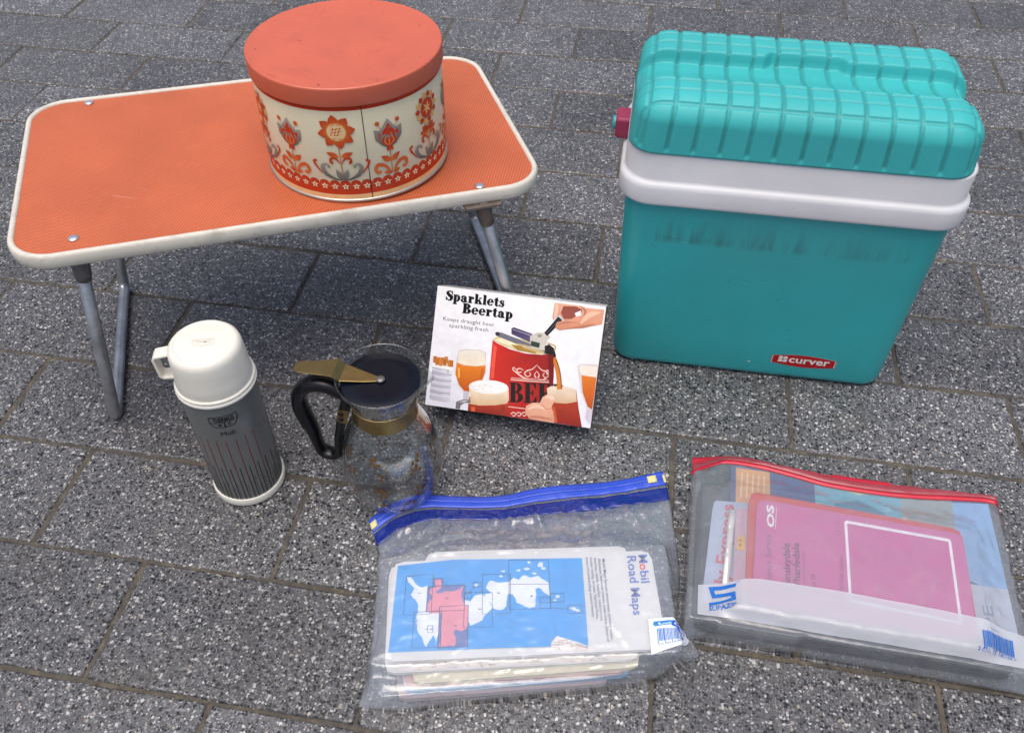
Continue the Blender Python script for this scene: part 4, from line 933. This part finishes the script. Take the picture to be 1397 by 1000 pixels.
A.poly([(324, 434), (358, 432), (360, 462), (448, 458), (444, 560), (292, 566), (300, 466), (322, 464)], MV)
A.poly([(346, 546), (460, 540), (456, 706), (338, 712)], MV); A.layer += 0
A.poly(jag([(328, 440), (350, 434), (356, 466), (330, 490), (376, 484), (420, 478), (442, 462), (444, 556), (296, 566), (300, 530), (318, 510), (306, 490), (316, 472), (332, 468)]), PK)
A.poly(jag([(348, 548), (458, 542), (456, 630), (430, 644), (406, 636), (400, 650), (410, 668), (404, 704), (342, 710)]), PK); A.layer += 1
for bx_ in ([(216, 426), (322, 414), (312, 574), (202, 580)], [(246, 568), (354, 562), (348, 708), (234, 711)], [(324, 434), (358, 432), (360, 462), (322, 464)], [(300, 466), (448, 458), (444, 560), (292, 566)], [(346, 546), (460, 540), (456, 706), (338, 712)], [(446, 490), (555, 488), (554, 627), (440, 628)], [(516, 418), (627, 416), (627, 574), (515, 576)], [(621, 361), (778, 360), (786, 554), (622, 557)], [(480, 448), (508, 447), (508, 469), (479, 470)], [(446, 492), (473, 491), (473, 512), (446, 513)], [(787, 494), (838, 492), (841, 527), (788, 529)], [(744, 510), (786, 508), (788, 553), (746, 554)], [(855, 540), (912, 540), (915, 573), (856, 574)], [(298, 622), (318, 621), (319, 649), (298, 650)]):
    A.stroke(bx_+[bx_[0]], 2.4, NV, smooth=False); A.layer -= 1
for a_, b_ in (((622, 457), (782, 456)), ((786, 552), (856, 556)), ((744, 531), (788, 530)), ((460, 496), (482, 468)), ((360, 440), (384, 470))): A.stroke([a_, b_], 1.8, NV, smooth=False); A.layer -= 1
for a_, b_ in (('1', (262, 490)), ('2', (370, 508)), ('2', (402, 618)), ('3', (500, 552)), ('3', (574, 488)), ('4', (706, 500)), ('1', (288, 634)), ('5', (306, 632))):
    A.text(a_, b_, (0, 16), (16, 0), NV, .02); A.layer -= 1
A.layer += 1
# lettering runs down the cover
M1, M2 = s8(96, 118, 190), s8(226, 86, 92)
dn = (.245, .969); up_ = (.985, -.06)
def vtext(s, o, h, wd, col, bold=.02): A.text(s, o, (dn[0]*1, dn[1]*1), (up_[0]*h, up_[1]*h), col, bold, wd); A.layer -= 1
dn = (.11, .994)
vtext('M', (1137, 340), 50, 33, M1, .014); vtext('o', (1141, 376), 50, 25, M2, .014); vtext('bil', (1144, 405), 50, 48, M1, .014); vtext('Road Maps', (1092, 345), 52, 238, M1, .014)
for i, (s, wd) in enumerate((('Mobil Maps feature motorways, primary routes,', 328), ('distances between towns, town plans, places of', 336), ('interest, sandy beaches, racecourses,', 254), ('motor racing circuits, National Parks,', 250), ('areas of outstanding natural beauty.', 244))):
    vtext(s, (992-i*16.5, 356-i*2), 17, wd, s8(96, 102, 130), .004)
A.layer += 1
LC = [s8(206, 110, 96), s8(220, 170, 110), s8(120, 150, 190), s8(110, 160, 110), s8(196, 130, 150)]
A.poly([(786, 716), (790, 690), (812, 664), (850, 676), (900, 690), (970, 722)], s8(240, 232, 222))
for i in range(60):
    x_ = rng.uniform(792, 940); y_ = rng.uniform(max(672, 668+(x_-812)*.32), 716); a_ = rng.uniform(0, PI); l_ = rng.uniform(4, 14)
    A.stroke([(x_-l_*math.cos(a_), y_-l_*.4*math.sin(a_)), (x_, y_+2), (x_+l_*math.cos(a_+.4), y_+l_*.4*math.sin(a_+.4))], 1.6, LC[i % 5], 3); A.layer -= 1
A.stroke([(800, 612), (804, 640), (812, 664)], 1.4, s8(90, 110, 130), 3)
A.build('cover_print', seamap, sea_map, PRINT)
# road printing along the exposed front strip of the map below
rq = q_of((-.208, .402), (.067, .464), .135); A = Art(.00003)
def strip_map(x, y, off): X, Y_ = quad_pt(rq, x, y); return (X, Y_, .0385+.0006+off)
A.rect(.05, .012, .98, .14, s8(236, 230, 222))
for i in range(150):
    x_, y_ = rng.uniform(.06, .95), rng.uniform(.02, .11); a_ = rng.uniform(-1, 1); l_ = rng.uniform(.005, .02)
    A.stroke([(x_, y_), (x_+l_*.6, y_+.012*a_), (x_+l_, y_-.008*a_)], .0016+.002*rng.random(), LC[i % 5], 3); A.layer -= 1
A.build('road_print', roadmap, strip_map, PRINT)

# --- membrane draped over contents
def coons(top, bot, left, right, nu, nv):
    tv = np.linspace(0, 1, nv+1)**1.45
    def res(pts, n, tt=None):
        P = np.array([p for p in spline(pts, 12)]); d = np.r_[0, np.cumsum(np.linalg.norm(np.diff(P, axis=0), axis=1))]; t = (np.linspace(0, 1, n+1) if tt is None else tt)*d[-1]
        return np.stack([np.interp(t, d, P[:, k]) for k in range(P.shape[1])], 1)
    T, B, Lf, Rt = res(top, nu), res(bot, nu), res(left, nv, tv), res(right, nv, tv)   # left/right run from bottom to top
    u = np.linspace(0, 1, nu+1)[None, :, None]; v = tv[:, None, None]
    S = (1-v)*B[None]+v*T[None]+(1-u)*Lf[:, None]+u*Rt[:, None]-((1-u)*(1-v)*B[0]+u*(1-v)*B[-1]+(1-u)*v*T[0]+u*v*T[-1])
    return S
def inside(q, X, Y_):
    m = np.ones(X.shape, bool); q = list(q)
    ar = sum(q[i][0]*q[(i+1) % 4][1]-q[(i+1) % 4][0]*q[i][1] for i in range(4)); sg = 1 if ar > 0 else -1
    for i in range(4):
        a, b = q[i], q[(i+1) % 4]; m &= sg*((b[0]-a[0])*(Y_-a[1])-(b[1]-a[1])*(X-a[0])) > -.002
    return m
def fbm(X, Y_, sc, seed):
    r = np.random.default_rng(seed); z = np.zeros_like(X)
    for o in range(5):
        f = sc*2**o
        for k in range(3): a = r.uniform(0, 2*PI); z += np.sin((X*np.cos(a)+Y_*np.sin(a))*f+r.uniform(0, 6.28)+1.7*np.sin((X*np.sin(a)-Y_*np.cos(a))*f*.6+r.uniform(0, 6)))*.6**o
    return z/3
def drape(S, blocks, edge, wr, seed, iters=500, lift=.0012, extra=None, creases=()):
    X, Y_ = S[..., 0], S[..., 1]; h = np.full(X.shape, .0016)
    for q, z in blocks: h = np.where(inside(q, X, Y_), np.maximum(h, z+lift), h)
    if extra is not None: h = np.maximum(h, extra(X, Y_))
    z = h.copy(); e0 = z.copy()
    E0 = edge(np.linspace(0, 1, X.shape[1]), np.linspace(0, 1, X.shape[0]))
    for _ in range(iters):
        z[1:-1, 1:-1] = np.maximum(h[1:-1, 1:-1], .25*(z[:-2, 1:-1]+z[2:, 1:-1]+z[1:-1, :-2]+z[1:-1, 2:])*.9985)
        z[0], z[-1], z[:, 0], z[:, -1] = E0
    for _ in range(14):   # the sheet is too stiff to follow every step of the pile
        k = z.copy(); k[1:-1, 1:-1] = np.maximum(h[1:-1, 1:-1], .25*z[1:-1, 1:-1]+.375*(z[1:-1, :-2]+z[1:-1, 2:])); z[1:-1, 1:-1] = k[1:-1, 1:-1]
    free = np.clip((z-h)/.006, 0, 1)
    rid = 1-np.abs(fbm(X, Y_, 38, seed)); rid2 = 1-np.abs(fbm(X, Y_, 90, seed+5))
    w = (np.clip(rid, 0, 1)**3*.0052+np.clip(rid2, 0, 1)**3*.0018)*wr
    fade = np.minimum(1, np.minimum(np.linspace(0, 9, X.shape[0])[:, None], np.linspace(9, 0, X.shape[0])[:, None]))*np.minimum(1, np.minimum(np.linspace(0, 14, X.shape[1])[None], np.linspace(14, 0, X.shape[1])[None]))
    for (ax_, ay_, bx_, by_, hh_, ww_) in creases:
        dx_, dy_ = bx_-ax_, by_-ay_; L2 = dx_*dx_+dy_*dy_; t_ = np.clip(((X-ax_)*dx_+(Y_-ay_)*dy_)/L2, 0, 1)
        dd = np.hypot(X-ax_-t_*dx_, Y_-ay_-t_*dy_); w = w+hh_*np.sin(np.pi*np.clip(t_, .04, .96))*np.maximum(0, 1-dd/ww_)**1.3
    z = z+w*(.16+.84*free)*fade
    return z
def film(name, S, z, m, parent, zb):
    nv, nu = z.shape; V_ = []; F_ = []
    for j in range(nv):
        for i in range(nu): V_.append((S[j, i, 0], S[j, i, 1], z[j, i]))
    b = len(V_); ids = {}
    for j in range(nv):
        for i in range(nu):
            if i in (0, nu-1) or j in (0, nv-1): ids[j, i] = j*nu+i
            else: ids[j, i] = len(V_); V_.append((S[j, i, 0], S[j, i, 1], min(zb, z[j, i]-.0004)))
    for j in range(nv-1):
        for i in range(nu-1):
            a = j*nu+i; F_.append((a, a+1, a+nu+1, a+nu)); F_.append((ids[j, i], ids[j+1, i], ids[j+1, i+1], ids[j, i+1]))
    return mesh_obj(name, V_, F_, m, parent)
def surf_z(S, z):
    P = S[..., :2].reshape(-1, 2); zz = z.ravel()
    def f(x, y):
        d = (P[:, 0]-x)**2+(P[:, 1]-y)**2; i = np.argpartition(d, 4)[:4]; w = 1/(d[i]+1e-8); return float((zz[i]*w).sum()/w.sum())
    return f
def strip_on(name, S, z, v0, v1, m, parent, off, i0=0, i1=None, th=.0008, bulge=0.):
    """a band lying on the film between two rows given as fractions of its height"""
    nv, nu = z.shape; i1 = nu-1 if i1 is None else i1; V_ = []; F_ = []; nb = 6; rows = []
    for k in range(nb+1):
        v = (v0+(v1-v0)*k/nb)*(nv-1); j = min(nv-2, int(v)); f = v-j; r = []
        for i in range(i0, i1+1):
            p = S[j, i]*(1-f)+S[j+1, i]*f; zz = z[j, i]*(1-f)+z[j+1, i]*f; r.append((p[0], p[1], zz+off+bulge*math.sin(PI*k/nb)))
        rows.append(r)
    n = len(rows[0])
    for r in rows: V_ += r
    b = len(V_)
    for r in rows: V_ += [(x, y, q-th) for x, y, q in r]
    for k in range(nb):
        for i in range(n-1): a = k*n+i; F_.append((a, a+1, a+n+1, a+n)); F_.append((b+a+n, b+a+n+1, b+a+1, b+a))
    for i in range(n-1): F_.append((i+1, i, b+i, b+i+1)); t_ = nb*n+i; F_.append((t_, t_+1, b+t_+1, b+t_))
    for k in range(nb): a = k*n; F_.append((a, a+n, b+a+n, b+a)); a += n-1; F_.append((a+n, a, b+a, b+a+n))
    return mesh_obj(name, V_, F_, m, parent)

M_FILM = clear_mat('clear_polythene', (.96, .97, .985), .12, .23, (.70, .76, .86), 1.5, 1.8, .15, 16)
M_FILM2 = clear_mat('cloudy_polythene', (.94, .95, .965), .18, .31, (.60, .65, .71), 1.5, 1.5, .12, 14)
M_BLUEZIP = worn('blue_zip_plastic', (.035, .085, .56), .3, var=.08, bump=.02)
M_BLUEFILM = clear_mat('blue_tinted_polythene', (.34, .42, .88), .15, .35, (.04, .09, .50), 1.5, 1.0, .15, 20)
M_REDZIP = worn('red_zip_plastic', (.52, .02, .045), .32, var=.08, bump=.02)
M_REDFILM = clear_mat('red_tinted_polythene', (.9, .4, .45), .15, .5, (.62, .16, .2), 1.5, 1.0, .15, 20)
M_TAB = worn('pale_yellow_tab', (.72, .66, .30), .4)
def label_mat():
    t = NT('translucent_white_band'); t.t.nodes.remove(t.b); tr_ = t.n('ShaderNodeBsdfTransparent'); df = t.n('ShaderNodeBsdfDiffuse'); df.inputs[0].default_value = (.66, .69, .76, 1)
    mx = t.n('ShaderNodeMixShader'); mx.inputs[0].default_value = .55; t.l(tr_.outputs[0], mx.inputs[1]); t.l(df.outputs[0], mx.inputs[2])
    gl = t.n('ShaderNodeBsdfGlossy'); gl.inputs['Roughness'].default_value = .3; m2 = t.n('ShaderNodeMixShader'); t.l(sheet_fresnel(t), m2.inputs[0]); t.l(mx.outputs[0], m2.inputs[1]); t.l(gl.outputs[0], m2.inputs[2]); t.l(m2.outputs[0], t.out.inputs[0]); return t.m
M_BAND = label_mat()

# blue-zip bag
bag1 = empty('zip_bag', (-.07, .56, 0), 'clear plastic bag with blue zip strip, full of folded maps', 'plastic bag', 'zip bags of maps')
S1 = coons([(-.290, .612), (-.268, .637), (-.239, .656), (-.19, .667), (-.125, .679), (-.086, .693), (.005, .724), (.083, .752)],
           [(-.236, .376), (-.195, .378), (-.161, .387), (-.079, .410), (.031, .440), (.087, .460), (.138, .500)],
           [(-.236, .376), (-.236, .406), (-.237, .45), (-.248, .50), (-.262, .545), (-.264, .567), (-.276, .590), (-.290, .612)],
           [(.138, .500), (.130, .517), (.112, .535), (.110, .56), (.111, .601), (.099, .682), (.091, .722), (.083, .752)], 130, 90)
blk1 = [(q_of((-.195, .388), (.06, .452), .14), .033), (rq, .039), (((-.196, .557), (.041, .606), (.068, .478), (-.205, .415)), .0435), (MQ, .0495)]
bh = homog([(60, 197), (1235, 15), (1320, 790), (20, 945)], [(-.292, .614), (.083, .752), (.121, .481), (-.236, .376)])
cr1 = [(*bh(a, b), *bh(c, d), h_, .006) for a, b, c, d, h_ in ((380, 190, 250, 310, .007), (640, 150, 600, 300, .006), (700, 150, 760, 260, .007), (1060, 110, 1160, 300, .008), (1150, 100, 1180, 300, .004), (130, 300, 330, 200, .006), (970, 620, 1100, 800, .009), (1010, 560, 1070, 760, .006), (90, 270, 140, 380, .006), (140, 420, 110, 640, .005), (1210, 330, 1270, 560, .006), (60, 840, 180, 800, .006), (1190, 640, 1290, 600, .005), (430, 240, 900, 210, .006), (860, 260, 1120, 180, .006), (560, 800, 1150, 760, .004))]
z1 = drape(S1, blk1, lambda u, v: (np.full(u.shape, .0012), .006+.007*np.sin(u*7+.5)**2, .0012+.004*v, .0015+.006*v), 1.0, 3, 420, creases=cr1)
film1 = film('film', S1, z1, M_FILM, bag1, .0009)
zs = strip_on('zip_strip', S1, z1, .948, 1.0, M_BLUEZIP, bag1, .0012, bulge=.0012)
strip_on('zip_track', S1, z1, .970, .979, M_BLUEZIP, zs, .0032, th=.001, bulge=.0008)
strip_on('tinted_band', S1, z1, .885, .938, M_BLUEFILM, bag1, .0008)
for i0, i1, v0, v1 in ((0, 3, .956, .982), (122, 126, .962, .988), (129, 130, .955, .988)): strip_on('end_tab', S1, z1, v0, v1, M_TAB, zs, .0042, i0, i1, .002)
f1 = surf_z(S1, z1)
A = Art(.00006)
lh = homog([(1160, 660), (1330, 650), (1330, 775), (1172, 800)], [(.072, .508), (.120, .5205), (.1225, .488), (.078, .466)])
A.poly([(1160, 660), (1248, 655), (1290, 680), (1332, 716), (1318, 745), (1290, 776), (1172, 800)], s8(222, 228, 238))
A.poly([(1180, 672), (1240, 668), (1252, 672), (1252, 686), (1182, 692), (1176, 682)], s8(40, 130, 205)); A.text('Supreme', (1194, 688), (1, -.07), (.05, -15), s8(226, 236, 246), .01, 50)
A.poly([(1250, 668), (1280, 676), (1304, 690), (1308, 706), (1296, 740), (1286, 752), (1280, 720), (1262, 700), (1244, 690)], s8(30, 88, 190)); A.layer -= 1
for i in range(17):
    w_ = rng.uniform(1.6, 4.2); x_ = 1190+i*5.1; A.poly([(x_, 702+i*.1), (x_+w_, 702), (x_+w_+4, 752+(10 if i % 5 == 0 else 0)), (x_+4, 753+(10 if i % 5 == 0 else 0))], s8(46, 116, 196)); A.layer -= 1
A.text('5 011595 140104', (1196, 770), (1, -.07), (.06, -12), s8(60, 90, 140), 0, 84)
A.build('shop_label', bag1, lambda x, y, off: (lambda p: (p[0], p[1], f1(*p)+.0009+off))(lh(x, y)), PRINT, 10, True)

# what the red-zip bag holds
G2 = 'maps and leaflets in the red-zip bag'
def rc4(x0, y0, x1, y1, a=0.):
    cx_, cy_ = (x0+x1)/2, (y0+y1)/2; c_, s_ = math.cos(a), math.sin(a)
    return tuple((cx_+(x-cx_)*c_-(y-cy_)*s_, cy_+(x-cx_)*s_+(y-cy_)*c_) for x, y in ((x0, y1), (x1, y1), (x1, y0), (x0, y0)))
def book(q, z0, z1, cover, label, leaves=3, cat='map', pages=None, name='folded_map', seed=0, wave=0): return folded_map(q, z0, z1, cover, pages or M_PGREY, label, G2, leaves, wave, name, cat, seed)
book(rc4(.128, .5275, .488, .735, -.012), .0016, .017, M_DARK, 'black-covered atlas at the bottom of the red-zip bag', 4, 'atlas', M_DARK, 'road_atlas', 1)
book(rc4(.132, .529, .484, .728, -.012), .0175, .0325, M_DARK, 'dark atlas lying on another in the red-zip bag', 4, 'atlas', M_DARK, 'road_atlas', 2)
DZ, KU = .006, .9934
def U(q): return tuple((x*KU, y*KU) for x, y in q)
q_nv = U(rc4(.168, .560, .494, .762, -.02))
navy = book(q_nv, .027+DZ, .0292+DZ, M_NAVY, 'navy leaflet with orange, teal and sky blue panels in the red-zip bag', 1, 'leaflet', None, 'leaflet', 3)
A = Art(.00003)
A.rect(0, 0, 1, 1, s8(70, 86, 140)); A.rect(.02, .7, .155, .98, s8(222, 164, 110)); A.rect(.33, .5, .66, 1, s8(110, 176, 196)); A.rect(.66, .5, .86, .98, s8(150, 160, 160)); A.poly([(.84, .4), (.86, .95), (1, .98), (1, .3)], s8(136, 174, 214)); A.rect(.80, .0, 1, .36, s8(184, 190, 204))
A.poly([(.34, .96), (.5, .9), (.62, .95), (.6, 1), (.36, 1)], s8(214, 210, 150)); A.poly([(.4, .8), (.5, .86), (.6, .78), (.56, .7), (.44, .7)], s8(70, 140, 170))
for i in range(5): A.stroke([(.04+.022*i, .74), (.045+.022*i, .94)], .006, s8(240, 206, 170), smooth=False); A.layer -= 1
A.text('PE', (.93, .08), (0, .16), (-.05, 0), s8(140, 148, 172), .01)
A.build('cover_print', navy, lambda x, y, off: (lambda p: (p[0], p[1], .0293+DZ+off))(quad_pt(q_nv, x, y)), PRINT)
q_wl = U(((.147, .700), (.232, .706), (.226, .552), (.134, .552)))
wl = book(q_wl, .030+DZ, .0325+DZ, M_PALE, 'pale blue leaflet with red lettering in the red-zip bag', 1, 'leaflet', M_PAPER, 'leaflet', 4)
A = Art(.00003); A.text('ily Express', (.30, .14), (0, .078), (-.25, 0), s8(206, 84, 92), .02, 10.6)
A.build('cover_print', wl, lambda x, y, off: (lambda p: (p[0], p[1], .0326+DZ+off))(quad_pt(q_wl, x, y)), PRINT)
q_lp = U(((.1745, .690), (.235, .694), (.232, .548), (.168, .548)))
lp = book(q_lp, .0332+DZ, .0362+DZ, M_LPINK, 'thin pale pink leaflet beside the pen in the red-zip bag', 1, 'leaflet', M_PAPER, 'leaflet', 5)
A = Art(.00003); A.rect(.06, .56, .2, .70, s8(226, 180, 70)); A.rect(.10, .60, .13, .62, s8(120, 70, 40)); A.rect(.10, .65, .13, .67, s8(120, 70, 40))
A.build('cover_print', lp, lambda x, y, off: (lambda p: (p[0], p[1], .0363+DZ+off))(quad_pt(q_lp, x, y)), PRINT)
pa, pb = Vector((.1687, .6775, .0432)), Vector((.1578, .5523, .0432))
pen = empty('pen', (.164, .62, .039), 'white pen lying beside the red book in the red-zip bag', 'pen')
mesh_obj('barrel', *tube([pa, pa.lerp(pb, .3), pa.lerp(pb, .7), pb], .0040, 12), M_PAPER, pen)
mesh_obj('cap', *tube([pa+(pa-pb).normalized()*.0005, pa.lerp(pb, .22)], .0045, 12), M_PAPER, pen)
q_rb = U(((.1905, .7135), (.4475, .6975), (.4415, .560), (.183, .563)))
book(q_rb, .0366+DZ, .0438+DZ, M_RED, 'red-covered map book under the magenta map', 3, 'book', M_PAPER, 'map_book', 6)
OSQ = U(((.199, .699), (.4455, .687), (.4365, .5425), (.189, .548))); OZ = .0488+DZ
osm = book(OSQ, .0442+DZ, OZ, M_MAG, 'magenta folded walking map with a white outlined square, on the red book', 2, 'map', M_PAPER, 'folded_map', 7)
ho = homog([(333, 203), (1150, 345), (1215, 775), (312, 625)], OSQ)
A = Art(.00003); WT = s8(240, 236, 240); DG = s8(128, 62, 104)
fr_ = [(685, 295), (1098, 370), (1145, 700), (705, 610)]; 
for i in range(4): A.stroke([fr_[i], fr_[(i+1) % 4]], 11, WT, smooth=False)
upv = (-.03, -1.0); rtv = (1.0, .17)
def ut(s, o, h, wd, col, bold=.0, shear=0): A.text(s, o, (upv[0], upv[1]), (-rtv[0]*h, -rtv[1]*h), col, bold, wd, shear); A.layer -= 1
ut('OS', (400, 320), 40, 90, WT, .03); A.stroke([(409, 240), (405, 322)], 2, WT, smooth=False); A.layer -= 1
ut('Ordnance Survey', (394, 596), 38, 252, s8(142, 84, 128)); ut('Wensleydale', (466, 582), 38, 200, DG, .025, .2); ut('Wharfedale', (505, 580), 38, 200, DG, .025, .2)
ut('with the area of National Park', (526, 590), 16, 180, s8(160, 70, 120)); ut('Sheet 38', (566, 590), 24, 84, s8(140, 70, 116)); ut('1:25 000 First Series', (680, 636), 24, 205, s8(140, 70, 116)); ut('£1.15', (664, 352), 24, 62, s8(150, 80, 124))
for i in range(34):
    x_, y_ = rng.uniform(720, 1080), rng.uniform(330, 600); A.stroke([(x_, y_+(x_-700)*.18), (x_+rng.uniform(-3, 3), y_+(x_-700)*.18+rng.uniform(8, 40))], 2, s8(178, 84, 134), smooth=False); A.layer -= 1
A.build('cover_print', osm, lambda x, y, off: (lambda p: (p[0], p[1], OZ+.0001+off))(ho(x, y)), PRINT)

# red-zip bag
bag2 = empty('zip_bag', (.31, .645, 0), 'cloudy plastic bag with red zip strip and white printed band', 'plastic bag', 'zip bags of maps')
S2 = coons([(.121, .781), (.169, .788), (.205, .786), (.250, .777), (.293, .768), (.373, .766), (.463, .776), (.489, .776), (.506, .764)],
           [(.114, .519), (.14, .5195), (.28, .517), (.392, .515), (.503, .512)],
           [(.114, .519), (.115, .567), (.117, .631), (.119, .716), (.121, .781)],
           [(.503, .512), (.504, .587), (.510, .659), (.517, .734), (.506, .764)], 130, 96)
blk2 = [(rc4(.126, .5262, .490, .738, -.012), .034), (q_nv, .036), (q_wl, .040), (q_lp, .043), (q_rb, .0505), (OSQ, .0555), (((.130, .56), (.492, .555), (.492, .5215), (.130, .5285)), .041)]
rh = homog([(75, 28), (1255, 235), (1397, 965), (30, 740)], [(.120, .784), (.502, .766), (.499, .519), (.116, .524)])
cr2 = [(*rh(a, b), *rh(c, d), h_, .006) for a, b, c, d, h_ in ((130, 120, 110, 480, .006), (90, 400, 60, 680, .006), (250, 90, 180, 260, .005), (840, 200, 1060, 330, .006), (560, 130, 760, 250, .005), (1180, 240, 1240, 520, .007), (1290, 320, 1330, 700, .005), (420, 420, 700, 350, .004), (780, 290, 960, 420, .005), (100, 560, 90, 700, .005), (900, 620, 1250, 760, .003))]
z2 = drape(S2, blk2, lambda u, v: (np.full(u.shape, .0012), .012+.01*np.sin(u*4+.3)**2, .0012+.012*v**2, .0015+.010*v**2), .75, 11, 420, creases=cr2)
film('film', S2, z2, M_FILM2, bag2, .0009)
zs2 = strip_on('zip_strip', S2, z2, .922, 1.0, M_REDZIP, bag2, .0012, bulge=.0012)
strip_on('zip_track', S2, z2, .936, .966, M_REDFILM, zs2, .0034, th=.0006, bulge=.0014)
f2 = surf_z(S2, z2)
# printed white band: follows the film
XB = np.linspace(.128, .494, 70); rowsb = []
for k in range(15):
    t = k/14; r = []
    for x in XB:
        s = (x-.128)/(.494-.128); yb_ = .5278-.007*s; yt_ = np.interp(x, [.126, .196, .287, .385, .494], [.566, .577, .576, .571, .563]); y = yb_*(1-t)+yt_*t; r.append((x, y, f2(x, y)+.0017))
    rowsb.append(r)
band = mesh_obj('printed_band', [p for r in rowsb for p in r], [(k*70+i, k*70+i+1, k*70+71+i, k*70+70+i) for k in range(14) for i in range(69)], M_BAND, bag2)
hb = homog([(90, 535), (1335, 725), (1395, 905), (90, 675)], [(.126, .569), (.474, .566), (.481, .516), (.128, .526)])
A = Art(.00005); BI = s8(36, 106, 190)
A.poly([(136, 558), (244, 557), (238, 572), (158, 574), (162, 590), (238, 590), (240, 626), (206, 628), (138, 638), (136, 625), (200, 618), (222, 614), (220, 604), (150, 606)], BI); A.layer -= 1
A.text('SUPAZIP', (136, 657), (1, .0), (.02, -27), BI, .02, 104); A.layer -= 1
A.text('TM', (244, 556), (1, 0), (0, -9), BI, 0, 12); A.layer -= 1
bmap = lambda x, y, off: (lambda p: (p[0], p[1], f2(*p)+.0024+off))(hb(x, y))
A.build('band_logo', band, bmap, PRINT, 8, True); A = Art(.00005)
xb = 1212
for i in range(26):
    w_ = [2.4, 4.6, 3.2, 6][int(rng.integers(4))]; t_ = (xb-1212)/140
    A.poly([(xb, 752+t_*22), (xb+w_, 753+t_*22), (xb+w_+5, 822+t_*24+(6 if i in (0, 1, 13, 25) else 0)), (xb+5, 821+t_*24+(6 if i in (0, 1, 13, 25) else 0))], BI); A.layer -= 1; xb += w_+2.3
    if xb > 1350: break
A.text('5 031595 140104 >', (1196, 830), (1, .17), (.05, -15), BI, 0, 168); A.layer -= 1; A.text('GRIP BAG', (1250, 748), (1, .1), (.02, -10), BI, 0, 40)
A.build('barcode', band, bmap, PRINT, 8, True)
